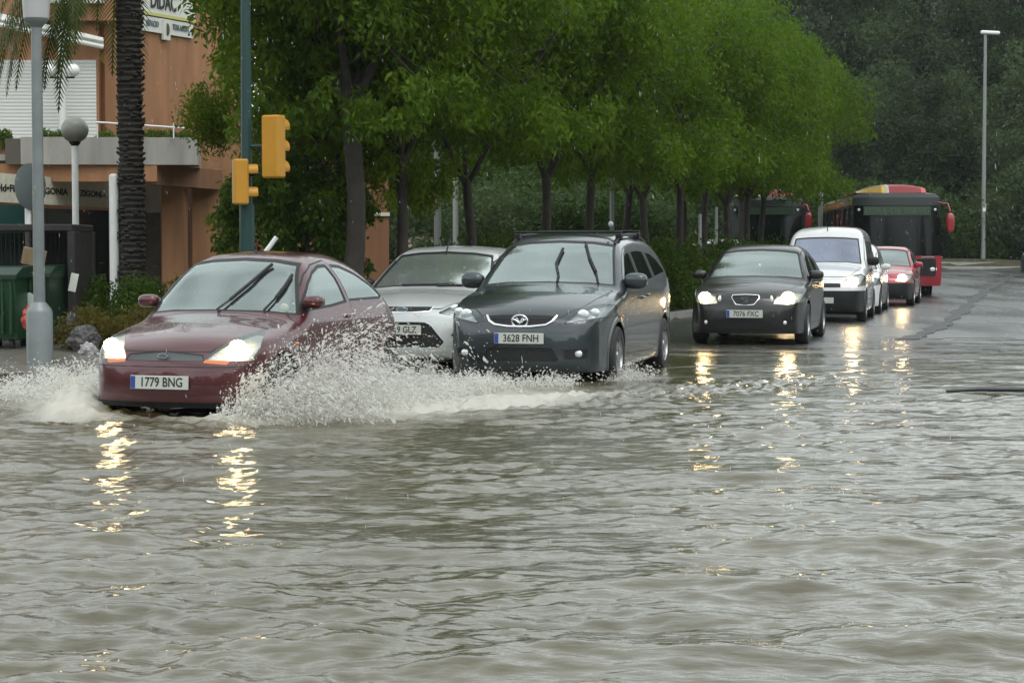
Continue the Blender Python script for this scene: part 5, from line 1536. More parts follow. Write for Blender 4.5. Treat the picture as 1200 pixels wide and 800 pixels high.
B = empty('shop_building', (-9.0, 40.0, 0.0), 0)
tag(B, 'brown stucco building with concrete balcony, white roller shutter and shop signs', 'building')
Binv = Matrix.Translation((9.0, -40.0, 0.0))
def bpart(mb, name, mat, parent=None, **k):
    o = mb.build(name, mat, parent or B, **k)
    if parent is None: o.data.transform(Binv)
    else: o.data.transform(Binv)
    return o
D0 = 39.5
mb = MB()
quad_wall(mb, plan(-220, D0), plan(118, D0), 3.0, 5.85)                     # upper wall with the shutter
quad_wall(mb, plan(118, D0+0.4), plan(140, D0+0.4), 3.0, 8.5, m=0)          # recess
quad_wall(mb, plan(137, D0), plan(292, D0+4.2), 3.0, 8.5)                   # receding upper wall
quad_wall(mb, plan(-220, D0-0.25), plan(139, D0-0.25), 5.86, 8.5, th=0.5)   # storey above
quad_wall(mb, plan(-220, D0+3.0), plan(240, D0+3.0), -0.3, 3.05)            # ground floor back wall
quad_wall(mb, plan(190, D0+0.4), plan(216, D0+0.4), -0.3, 3.05, th=0.5)     # column
quad_wall(mb, plan(226, D0+1.5), plan(300, D0+2.3), -0.3, 3.05)
bpart(mb, 'wall', M_STUC)
mb = MB()
quad_wall(mb, plan(288, 45.9), plan(456, 46.5), -0.3, zz(176, 46.2), th=6.0)
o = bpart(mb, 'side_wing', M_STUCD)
mb = MB(); quad_wall(mb, plan(287, 45.85), plan(457, 46.45), 2.16, 2.24, th=0.04); bpart(mb, 'string_course', M_SIGNC)
mb = MB(); quad_wall(mb, plan(-60, D0-0.03), plan(115, D0-0.03), zz(166, D0), zz(72, D0), th=0.02)
bpart(mb, 'roller_shutter', shutter_mat())
mb = MB(); quad_wall(mb, plan(60, D0-0.45), plan(123, D0-0.45), zz(9, D0), zz(-60, D0), th=0.2); bpart(mb, 'white_fascia', M_SIGNW)
mb = MB()      # folded awning over the shutter
for (ya, yb, r_) in ((34, 57, 0.045), (28, 50, 0.03)):
    mb.tube([at(-30, ya-10, D0-0.9), at(124, yb, D0-0.25)], r_, 8)
mb.add([at(-30, 24, D0-0.9), at(124, 57, D0-0.25), at(124, 46, D0-0.15), at(-30, 10, D0-0.8)], [(0, 1, 2, 3)])
bpart(mb, 'awning', M_SIGNW, smooth=True, angle=40)
# balcony
DB = 38.0
mb = MB(); quad_wall(mb, plan(26, DB), plan(233, DB+0.25), zz(193, DB), zz(161, DB), th=0.15)
quad_wall(mb, plan(233, DB+0.26), plan(236, DB+2.6), zz(193, DB), zz(161, DB), th=0.01)
mb.add([(*plan(-220, DB+0.16), 3.08), (*plan(232, DB+0.4), 3.08), (*plan(236, DB+3.2), 3.08), (*plan(-220, DB+3.2), 3.08), (*plan(-220, DB+0.16), 3.2), (*plan(232, DB+0.4), 3.2), (*plan(236, DB+3.2), 3.2), (*plan(-220, DB+3.2), 3.2)], ((0,3,2,1),(4,5,6,7),(0,1,5,4),(1,2,6,5),(2,3,7,6),(3,0,4,7)))
bpart(mb, 'balcony', M_CONCR)
mb = MB(); quad_wall(mb, plan(8, DB+0.02), plan(25.7, DB+0.02), zz(193, DB), zz(163, DB), th=0.12); bpart(mb, 'balcony_panel', pmat('dark_panel', (0.09, 0.075, 0.06), 0.7))
mb = MB(); mb.tube([at(115, 144, DB+0.1), at(233, 152, DB+0.35)], 0.018, 8)
for px in (116, 160, 205, 232): mb.tube([at(px, 146, DB+0.12), at(px, 163, DB+0.12)], 0.014, 6)
bpart(mb, 'railing', M_WHITEP, smooth=True, angle=40)
mb = MB(); quad_wall(mb, plan(-220, DB+0.2), plan(185, DB+0.2), 2.68, 3.02, th=0.3); bpart(mb, 'soffit_beam', M_STUC)
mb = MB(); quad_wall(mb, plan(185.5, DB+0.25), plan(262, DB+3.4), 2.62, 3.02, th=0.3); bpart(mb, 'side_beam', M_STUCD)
# shop fronts
mb = MB(); quad_wall(mb, plan(-120, 37.6), plan(30, 38.6), -0.3, 2.24, th=0.08); bpart(mb, 'shop_window', M_TEAL)
mb = MB(); quad_wall(mb, plan(50, 39.8), plan(128, 42.0), -0.3, 2.2, th=0.08); bpart(mb, 'shop_window', M_SHOP)
mb = MB(); quad_wall(mb, plan(128.5, 42.0), plan(189, 42.2), -0.3, 2.9, th=0.08); bpart(mb, 'shop_window', pmat('shop_brown', (0.06, 0.045, 0.035), 0.4, noise=0.3))
mb = MB(); quad_wall(mb, plan(168, 41.5), plan(192, 41.7), 2.15, 2.75, th=0.05); bpart(mb, 'shop_notice', M_CONCR)
# slanting fascia sign
pa, pb = plan(-12, 35.6), plan(128, 40.9)
mb = MB(); quad_wall(mb, pa, pb, 2.235, 2.76, th=0.10)
fs_ = bpart(mb, 'fascia_sign', M_SIGNC)
ang = math.atan2(pb[1]-pa[1], pb[0]-pa[0])
def on_fascia(px, z, body, size, sx):
    t = 0.0
    # intersect the sight line with the sign's plan line
    dx, dy = pb[0]-pa[0], pb[1]-pa[1]; k = (px-600)/F_PX
    s = (k*pa[1]-pa[0])/(dx-k*dy); x, y = pa[0]+dx*s, pa[1]+dy*s
    nn = Vector((math.sin(ang), -math.cos(ang), 0))*0.006
    text('lettering', body, size, M_TXT, fs_, Binv @ face_front((x+nn.x, y+nn.y, z), ang), ext=0.002, sx=sx, bold=0.006)
on_fascia(8, 2.49, 'Hd•Fi', 0.18, 1.8)
on_fascia(67, 2.49, 'GONIA', 0.17, 1.9)
on_fascia(110, 2.49, 'ZIGONIA', 0.17, 1.8)
# white board high on the receding wall
wa, wb = plan(137, D0), plan(292, D0+4.2)
angw = math.atan2(wb[1]-wa[1], wb[0]-wa[0])
def on_wall(px, off=0.08):
    dx, dy = wb[0]-wa[0], wb[1]-wa[1]; k = (px-600)/F_PX
    s = (k*wa[1]-wa[0])/(dx-k*dy); return Vector((wa[0]+dx*s+math.sin(angw)*off, wa[1]+dy*s-math.cos(angw)*off, 0))
def wall_board(px0, px1, z0, z1, mat, name, off=0.06, th=0.05, par=None):
    a, b = on_wall(px0, off), on_wall(px1, off)
    mb = MB(); quad_wall(mb, (a.x, a.y), (b.x, b.y), z0, z1, th=th); return bpart(mb, name, mat, par)
def zw(px, py, off=0.1):
    p = on_wall(px, off); return CAM_H-(py-HOR)/F_PX*p.y
s1 = wall_board(167, 228, zw(170, 15), zw(170, -18), M_SIGNW, 'name_board')
wall_board(167, 228, zw(170, 19), zw(170, 15)-0.004, pmat('sign_yellow', (0.52, 0.5, 0.16), 0.5), 'board_stripe', off=0.08, par=s1)
s2 = wall_board(167, 226, zw(170, 38), zw(170, 20)-0.006, M_SIGNW, 'lower_board')
wall_board(189.5, 197.5, zw(170, 45), zw(170, 22), M_SIGNW, 'crest_board', off=0.10, par=s2)
def wtext(px, z, body, size, sx, par, mat=M_TXT, off=0.075, bold=0.006):
    p = on_wall(px, off); text('lettering', body, size, mat, par, Binv @ face_front((p.x, p.y, z), angw), ext=0.003, sx=sx, bold=bold)
wtext(191, (zw(170, 15)+zw(170, -12))/2, 'DIDAC', 0.46, 0.62, s1, bold=0.012)
M_TXT2 = pmat('sign_ink_blue', (0.10, 0.14, 0.15), 0.6)
wtext(178, (zw(170, 22)+zw(170, 35))/2, 'ESPACIO', 0.16, 0.66, s2, M_TXT2)
wtext(211, (zw(170, 22)+zw(170, 35))/2, 'TOM AGOST', 0.16, 0.62, s2, M_TXT2)
p = on_wall(193.5, 0.115); mb = MB(); mb.ellip((p.x, p.y, zw(170, 33)), (0.045, 0.012, 0.13), 14, 8); o = bpart(mb, 'crest', pmat('crest_green', (0.06, 0.07, 0.03), 0.5), s2, smooth=True)
mb = MB(); c = at(129, 70, D0+0.35); mb.lathe([(0.13, 0.0), (0.13, 0.08), (0.10, 0.11)], 20, (c[0], c[1]-0.1, c[2]), 'y'); bpart(mb, 'alarm_bell', pmat('alarm_yellow', (0.45, 0.40, 0.03), 0.4))
mb = MB(); c = at(131, 90, D0+0.35); mb.bbox(c[0]-0.08, c[0]+0.08, c[1]-0.1, c[1], c[2]-0.07, c[2]+0.07, 0.01); bpart(mb, 'alarm_box', M_SIGNW)
# plants along the balcony
def balcony_plants():
    rng = np.random.default_rng(9)
    for i, (pa_, pb_) in enumerate([(0, 12), (52, 62), (68, 84), (116, 136), (172, 196), (200, 224)]):
        n = 26; cs = []
        for k in range(n):
            px = rng.uniform(pa_, pb_); D = DB+0.3+rng.random()*0.2; x = (px-600)/F_PX*D; cs.append((x, D, zz(162, D)+rng.uniform(-0.18, 0.10)))
        c0 = np.mean(cs, 0); P = clump_points(np.array(cs)-c0, [0.09]*n, [50]*n, rng)
        V, Fq = leaves(P, 0.07, 0.03, 0.2, rng)
        lab = ['small green plant at the left end of the balcony', 'small plant on the balcony just right of the grey lamp post', 'green plant on the balcony behind the ball lamp', 'plant on the balcony below the yellow alarm bell', 'green plant on the balcony right of the palm trunk', 'green plant near the right end of the balcony'][i]
        o = empty('balcony_plant', tuple(c0)); tag(o, lab, 'plant', 'plants along the balcony')
        mesh_np('foliage', V, Fq, leaf_mat('leaf_balcony', (0.05, 0.09, 0.015), (0.12, 0.16, 0.03), 0.4), o)
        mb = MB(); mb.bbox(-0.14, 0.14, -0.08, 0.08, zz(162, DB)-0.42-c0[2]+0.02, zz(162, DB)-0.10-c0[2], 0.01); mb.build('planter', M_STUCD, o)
balcony_plants()

def post(px, D, y_top, r, mat, name, label, cat, base=None, n=12, group=None, rt=None):
    x = (px-600)/F_PX*D; z0 = gz(x, D) if x < float(kerb_x(D)) else float(road_z(x, D))
    root = empty(name, (x, D, z0), 0); tag(root, label, cat, group)
    mb = MB(); h = zz(y_top, D)-z0; mb.tube([(0, 0, -0.1), (0, 0, h)], [r, rt or r], n); mb.build('pole', mat, root, smooth=True, angle=50)
    return root, h
# grey lamp post at the left
r_, h = post(46, 23.0, 30, 0.070, M_GREYM, 'street_lamp', 'grey lamp post with thick base and drum-shaped head beside the green bins', 'street lamp', rt=0.062)
mb = MB(); mb.lathe([(0.155, -0.3), (0.155, 0.62), (0.14, 0.66), (0.075, 0.74)], 12); mb.build('base', M_GREYM, r_, smooth=True, angle=30)
mb = MB(); mb.lathe([(0.06, h-0.05), (0.10, h), (0.135, h+0.03), (0.14, h+0.06)], 20); mb.build('lamp_collar', M_GREYM, r_, smooth=True, angle=40)
mb = MB(); mb.lathe([(0.168, h+0.421), (0.17, h+0.44), (0.12, h+0.50), (0.001, h+0.53)], 20); mb.build('lamp_cap', M_GREYM, r_, smooth=True, angle=40)
mb = MB(); mb.lathe([(0.145, h+0.06), (0.165, h+0.42)], 20); mb.build('lamp_shade', pmat('lamp_drum', (0.42, 0.43, 0.43), 0.4), r_, smooth=True, angle=40)
# ball lamp
r_, h = post(89.5, 33.0, 170, 0.055, M_WHITEP, 'globe_lamp', 'white post with a grey ball lamp in front of the balcony', 'street lamp')
mb = MB(); mb.lathe([(0.05, h-0.03), (0.09, h+0.02), (0.10, h+0.05)], 16); mb.build('collar', M_BLACK, r_, smooth=True, angle=40)
mb = MB(); mb.ellip((0, 0, h+0.24), (0.225, 0.225, 0.215), 28, 16); mb.build('globe', pmat('globe_grey', (0.22, 0.22, 0.19), 0.35, noise=0.2), r_, smooth=True)
# twin-globe lamp on the balcony
x, y, z = at(75.5, 150, 38.8); r_ = empty('twin_globe_lamp', (x, y, 3.2)); tag(r_, 'white pole carrying two small white globes, in front of the roller shutter', 'lamp')
mb = MB(); mb.tube([(0, 0, 0), (0, 0, zz(26, 38.8)-3.2)], 0.07, 12); mb.build('pole', M_WHITEP, r_, smooth=True, angle=40)
zg = zz(88, 38.8)-3.2
mb = MB(); mb.tube([(-0.24, 0, zg-0.07), (0.24, 0, zg-0.07)], 0.02, 8); mb.build('cross_arm', M_BLACK, r_, smooth=True, angle=40)
for s in (-1, 1):
    mb = MB(); mb.ellip((s*0.22, 0, zg+0.07), (0.125, 0.125, 0.125), 20, 12); mb.build('globe', pmat('globe_white', (0.8, 0.8, 0.78), 0.3), r_, smooth=True)
# white posts
r_, h = post(134.5, 30.0, 207, 0.072, M_WHITEP, 'white_post', 'plain thick white post between the ball lamp and the palm', 'post')
mb = MB(); mb.ellip((0, 0, h), (0.072, 0.072, 0.04), 16, 8); mb.build('cap', M_WHITEP, r_, smooth=True)
r_, h = post(34, 27.0, 198, 0.045, M_WHITEP, 'sign_post', 'slim white post holding a round road sign seen from behind, left of the lamp post', 'road sign')
mb = MB(); M = Matrix.Translation((0.05, -0.06, zz(219, 27)-gz(-6.5, 27))) @ Matrix.Rotation(R(62), 4, 'Z')
mb.lathe([(0.001, -0.006), (0.30, -0.006), (0.315, 0.0), (0.30, 0.012), (0.001, 0.012)], 32, axis='y', M=M); mb.build('sign_disc', pmat('sign_back', (0.17, 0.20, 0.20), 0.45, 0.4), r_, smooth=True, angle=30)
# traffic signals on a dark green mast
M_MAST = pmat('mast_green', (0.010, 0.045, 0.040), 0.4); M_YEL = pmat('signal_yellow', (0.48, 0.23, 0.016), 0.4, noise=0.06)
x = (290-600)/F_PX*25.0; r_ = empty('traffic_signals', (x, 25.0, gz(x, 25.0))); tag(r_, 'dark green mast carrying two yellow traffic signal heads', 'traffic light')
zb = gz(x, 25.0)
mb = MB(); mb.tube([(0, 0, -0.1), (0, 0, zz(240, 25)-zb)], 0.095, 14); mb.tube([(0, 0, zz(242, 25)-zb), (0, 0, zz(-60, 25)-zb)], [0.072, 0.060], 14); mb.build('mast', M_MAST, r_, smooth=True, angle=40)
mb = MB(); mb.tube([(0, 0, 0), (0.30*0+0.0, 0, 0)], 0.01, 4) if False else None
def sig_head(px0, px1, y0, y1, n, rot, parent, D=24.8):
    cx = ((px0+px1)/2-600)/F_PX*D-x; z0_, z1_ = zz(y1, D)-zb, zz(y0, D)-zb; w = (px1-px0)/F_PX*D
    M = Matrix.Translation((cx, D-25.0, 0)) @ Matrix.Rotation(rot, 4, 'Z')
    mb = MB(); mb.bbox(-w/2, w/2, -0.08, 0.10, z0_, z1_, 0.02, M=M)
    hd = mb.build('signal_head', M_YEL, parent)
    for k in range(n):
        zc = z0_+(z1_-z0_)*(k+0.5)/n; mb = MB(); rr = min(w*0.40, (z1_-z0_)/n*0.42)
        nseg = 16; vs = []
        for yy in (0.09, 0.09+0.13):
            for q in range(nseg+1):
                a = math.pi*(-0.15+1.3*q/nseg); vs.append(M @ Vector((rr*math.cos(a), yy, zc+rr*math.sin(a))))
        fs2 = [(q, q+1, nseg+2+q, nseg+1+q) for q in range(nseg)]
        mb.add(vs, fs2); mb.build('visor', M_YEL, hd)
        mb = MB(); mb.ellip((0, 0.10, zc), (rr*0.85, 0.02, rr*0.85), 18, 6, M=M); mb.build('signal_lens', pmat('signal_lens', (0.02, 0.02, 0.02), 0.25), hd, smooth=True)
    return hd
sig_head(309, 333, 136, 209, 3, R(-28), r_)
sig_head(272, 291, 187, 240, 2, R(-72), r_)
mb = MB(); mb.tube([(0, 0, zz(172, 25)-zb), (0.40, -0.2, zz(172, 25)-zb)], 0.022, 8); mb.tube([(0, 0, zz(205, 25)-zb), (0.40, -0.2, zz(205, 25)-zb)], 0.022, 8); mb.build('bracket', M_MAST, r_, smooth=True, angle=40)
# leaning white pole behind the red car
mb = MB(); mb.tube([(0, 0, 0), (1.135, 0.0, 1.53)], [0.030, 0.030], 10); o = mb.build('leaning_pole', M_WHITEP, None, smooth=True, angle=40, loc=(-4.04, 24.6, 0.0)); tag(o, 'white pole leaning to the right behind the roof of the red car', 'pole')
# poles among the trees
post(513, 42.0, -20, 0.075, pmat('galvanised', (0.22, 0.24, 0.23), 0.5, 0.4), 'lamp_pole', 'grey galvanised pole rising into the canopy behind the silver car', 'pole')
r_, h = post(534, 40.0, 206, 0.055, pmat('pale_pole', (0.42, 0.44, 0.42), 0.5), 'signal_pole', 'thin pale pole with a small dark signal on top, behind the silver car', 'signal pole')
mb = MB(); mb.bbox(-0.07, 0.07, -0.06, 0.06, h-0.02, h+0.20, 0.015); mb.build('signal_box', M_BLACK, r_)
post(717, 48.0, 120, 0.055, pmat('galvanised', (0, 0, 0)), 'lamp_pole', 'thin grey pole between two trunks above the rear of the grey car', 'pole')
post(961, 62.0, 212, 0.075, pmat('galvanised', (0, 0, 0)), 'short_pole', 'short grey pole standing left of the front bus', 'pole')
post(820, 45.0, 251, 0.035, pmat('pale_pole', (0, 0, 0)), 'tree_stake', 'pale stake in the hedge, just left of the black car roof', 'stake')
post(839, 48.5, 243, 0.035, pmat('pale_pole', (0, 0, 0)), 'tree_stake', 'pale stake in the hedge above the black car roof', 'stake')
# tall street lamp on the right
D = 100.0; x = (1151.5-600)/F_PX*D; z0 = gz(x, D+3); r_ = empty('tall_street_lamp', (x, D+3.2, z0)); tag(r_, 'tall thin street lamp with flat white head by the far kerb on the right', 'street lamp')
D += 3.2; x = (1151.5-600)/F_PX*D; r_.location.x = x
h = zz(41, D)-z0; mb = MB(); mb.tube([(0, 0, -0.1), (0, 0, 1.0), (0, 0, h)], [0.13, 0.12, 0.075], 12); mb.build('pole', pmat('galvanised', (0, 0, 0)), r_, smooth=True, angle=40)
mb = MB(); mb.bbox(-0.85, 0.12, -0.14, 0.14, h-0.06, h+0.12, 0.05, M=Matrix.Rotation(R(3), 4, 'Y') ); mb.build('lamp_head', pmat('lamp_head', (0.75, 0.77, 0.78), 0.4), r_)
mb = MB(); mb.bbox(-0.08, 0.08, -0.16, -0.12, zz(246, D)-z0-0.1, zz(246, D)-z0+0.1, 0.01); mb.build('number_plate', M_WHITEP, r_)

# bins and their enclosure
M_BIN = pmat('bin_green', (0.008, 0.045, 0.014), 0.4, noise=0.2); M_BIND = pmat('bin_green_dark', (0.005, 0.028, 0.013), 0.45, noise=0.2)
def container(px, D, w, lab, mat, rz):
    x = (px-600)/F_PX*D; r_ = empty('waste_container', (x, D, gz(x, D)), rz); tag(r_, lab, 'bin', 'green waste containers')
    mb = MB()
    prof = [(-0.36, 0.14), (0.36, 0.14), (0.46, 0.90), (-0.46, 0.90)]
    mb.prism(prof, -w/2, w/2, 'yz'); 
    for k in range(5): mb.bbox(-w/2+0.06+k*(w-0.12)/4-0.02, -w/2+0.06+k*(w-0.12)/4+0.02, -0.475, -0.40, 0.2, 0.88, 0.01)
    mb.build('bin_body', mat, r_)
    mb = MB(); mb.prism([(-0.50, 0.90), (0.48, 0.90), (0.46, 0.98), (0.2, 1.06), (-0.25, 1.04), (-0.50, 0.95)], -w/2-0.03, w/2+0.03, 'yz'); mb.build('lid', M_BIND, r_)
    for sx_ in (-1, 1):
        for sy in (-1, 1):
            mb = MB(); mb.lathe([(0.001, -0.02), (0.07, -0.02), (0.07, 0.02), (0.001, 0.02)], 16, (sx_*(w/2-0.1), sy*0.28, 0.07), 'x'); mb.build('wheel', M_RUBBER, r_)
    mb = MB(); mb.ellip((0, -0.482, 0.56), (0.085, 0.006, 0.15), 24, 6); mb.build('round_sticker', pmat('sticker_pale', (0.42, 0.52, 0.47), 0.5), r_, smooth=True)
    return r_
container(6, 25.4, 0.56, 'bright green waste container at the left edge', M_BIN, R(-4))
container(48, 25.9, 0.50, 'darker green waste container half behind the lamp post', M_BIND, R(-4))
r_ = empty('bin_enclosure', (*plan(50, 26.8), gz(-6.3, 26.8))); tag(r_, 'dark slatted enclosure standing around the green containers', 'enclosure')
M_ENC = pmat('enclosure_dark', (0.014, 0.013, 0.012), 0.6, noise=0.3)
ex = (50-600)/F_PX*26.8; H_ = zz(271, 26.2)-r_.location.z
def X_(px): return (px-600)/F_PX*26.8-ex
for px in (-60, 99):
    for yy in (-0.75, 0.45):
        mb = MB(); mb.bbox(X_(px)-0.05, X_(px)+0.05, yy-0.05, yy+0.05, -0.1, H_, 0.008); mb.build('post', M_ENC, r_)
mb = MB(); mb.bbox(X_(-62), X_(101), -0.80, 0.50, H_, H_+0.09, 0.01); mb.build('roof', M_ENC, r_)
mb = MB()
for k in range(30): mb.bbox(X_(-60)+k*0.061, X_(-60)+k*0.061+0.050, 0.42, 0.45, 0.0, H_-0.01, 0.004)
mb.build('back_screen', M_ENC, r_)
mb = MB()
for k in range(14): mb.bbox(X_(99)-0.015, X_(99)+0.015, -0.68+k*0.08, -0.68+k*0.08+0.065, 0.0, H_-0.01, 0.004)
mb.build('side_screen', M_ENC, r_)
# litter
mb = MB(); mb.bbox(-0.14, 0.14, -0.12, 0.12, 0, 0.22, 0.006, M=Matrix.Rotation(R(12), 4, 'Y') @ Matrix.Rotation(R(20), 4, 'Z')); o = mb.build('cardboard_box', pmat('cardboard', (0.20, 0.14, 0.08), 0.8, noise=0.2), loc=(*plan(38, 25.9), gz(-6.2, 25.9)+1.05)); tag(o, 'brown cardboard box lying on the dark green container', 'box')
mb = MB(); mb.bbox(-0.05, 0.05, -0.01, 0.01, -0.12, 0.12, 0.004, M=Matrix.Rotation(R(12), 4, 'Y')); o = mb.build('notice_card', M_SIGNW, loc=at(72, 332, 25.3)); tag(o, 'small white card hanging on the front of the bin enclosure', 'card')
o.location.y = 26.0
def bag(px, py, D, r, mat, lab, seed, name='rubbish_bag'):
    import bmesh
    bm = bmesh.new(); bmesh.ops.create_icosphere(bm, subdivisions=4, radius=1)
    for v in bm.verts:
        n_ = mnoise.noise(v.co*2.1+Vector((seed, 0, 0)))*0.35+mnoise.noise(v.co*6+Vector((0, seed, 0)))*0.12
        v.co = v.co*(1+n_); v.co.x *= r[0]; v.co.y *= r[1]; v.co.z *= r[2]
    me = bpy.data.meshes.new(name); bm.to_mesh(me); bm.free(); o = link(name, me, mat, smooth=False); o.location = at(px, py, D); tag(o, lab, 'bag'); return o
bag(97, 398, 24.6, (0.20, 0.12, 0.17), pmat('bag_grey', (0.07, 0.065, 0.065), 0.3, bump=1.0, bscale=12), 'crumpled pale grey plastic bag on the pavement right of the bins', 3.0)
bag(103, 411, 24.2, (0.11, 0.08, 0.10), pmat('bag_white', (0.30, 0.29, 0.29), 0.3, bump=1.0, bscale=12), 'small whitish plastic bag beside the nose of the red car', 9.0)
bag(85, 392, 25.0, (0.10, 0.1, 0.26), pmat('bag_dark', (0.05, 0.05, 0.055), 0.3, bump=1.0, bscale=12), 'dark grey rubbish bag leaning at the enclosure post', 5.0)
bag(34, 372, 24.8, (0.085, 0.08, 0.14), pmat('bag_redwhite', (0.45, 0.06, 0.05), 0.4), 'red plastic bag hanging between the lamp post and the green bins', 6.0)
bag(499, 287, 58.0, (0.55, 0.5, 0.28), pmat('rock_pale', (0.30, 0.22, 0.18), 0.8, bump=0.6, bscale=6), 'pale boulder on the bank behind the silver car', 7.0, 'boulder')
bpy.data.objects['boulder']['category'] = 'rock'
# floating plank on the right
mb = MB(); mb.tube([(-0.42, 0, 0.012), (-0.1, 0.01, 0.028), (0.5, 0.02, 0.022), (1.1, 0.0, 0.01)], [0.014, 0.022, 0.026, 0.022], 8); o = mb.build('floating_pole', pmat('wet_wood', (0.02, 0.025, 0.028), 0.3), smooth=True, angle=60, loc=(4.55, 18.9, 0.02)); tag(o, 'dark pole floating on the flood water at the right edge', 'pole')
# ---------------------------------------------------------------- vehicles in place
def lanez(x, y): return float(road_z(x, y))
build_car(S_RED, 'red_hatchback', 'small dark red hatchback ploughing through the flood with headlights on', 'car', (-2.85, 16.1), 18.0, -0.075, h=0.02)
build_car(S_MPV, 'grey_people_carrier', 'dark blue-grey people carrier with roof bars, plate 3628 FNH', 'car', (0.07, 20.3), 14.5, -0.055, h=0.022)
build_car(S_SILVER, 'silver_hatchback', 'silver hatchback between the red car and the dark grey people carrier', 'car', (-1.30, 23.0), 14.5, -0.05)
build_car(S_BLACK, 'black_hatchback', 'black hatchback with both headlights lit, in front of the white van', 'car', (3.33, 28.5), 14.0, lanez(3.3, 29), )
build_car(S_VAN, 'white_van', 'tall white passenger van with black bumper behind the black hatchback', 'van', (5.78, 37.4), 13.5, lanez(6, 38), h=0.03)
build_car(S_WHITE2, 'white_hatchback', 'white car almost hidden behind the tall white van', 'car', (6.95, 42.3), 14.0, lanez(7, 43), h=0.03)
build_car(S_RED2, 'bright_red_hatchback', 'bright red hatchback with black bumper in front of the red bus', 'car', (8.80, 48.0), 15.0, lanez(8.6, 49), h=0.03)
build_car(S_DARK, 'dark_grey_hatchback', 'dark grey car cut off by the right edge of the photo', 'car', (23.7, 80.0), -30.0, lanez(21, 82), h=0.035)
for i, (px, D, rz, lab) in enumerate([(766, 63.0, 60, 'white parked car behind the trees, left one of the two'), (797, 62.0, 40, 'white parked car behind the trees, right one of the two')]):
    x = (px-600)/F_PX*D
    build_car(S_WHITE2, 'parked_car', lab, 'car', (x, D), rz, gz(x, D)+0.0, h=0.04, group='white cars parked behind the trees')

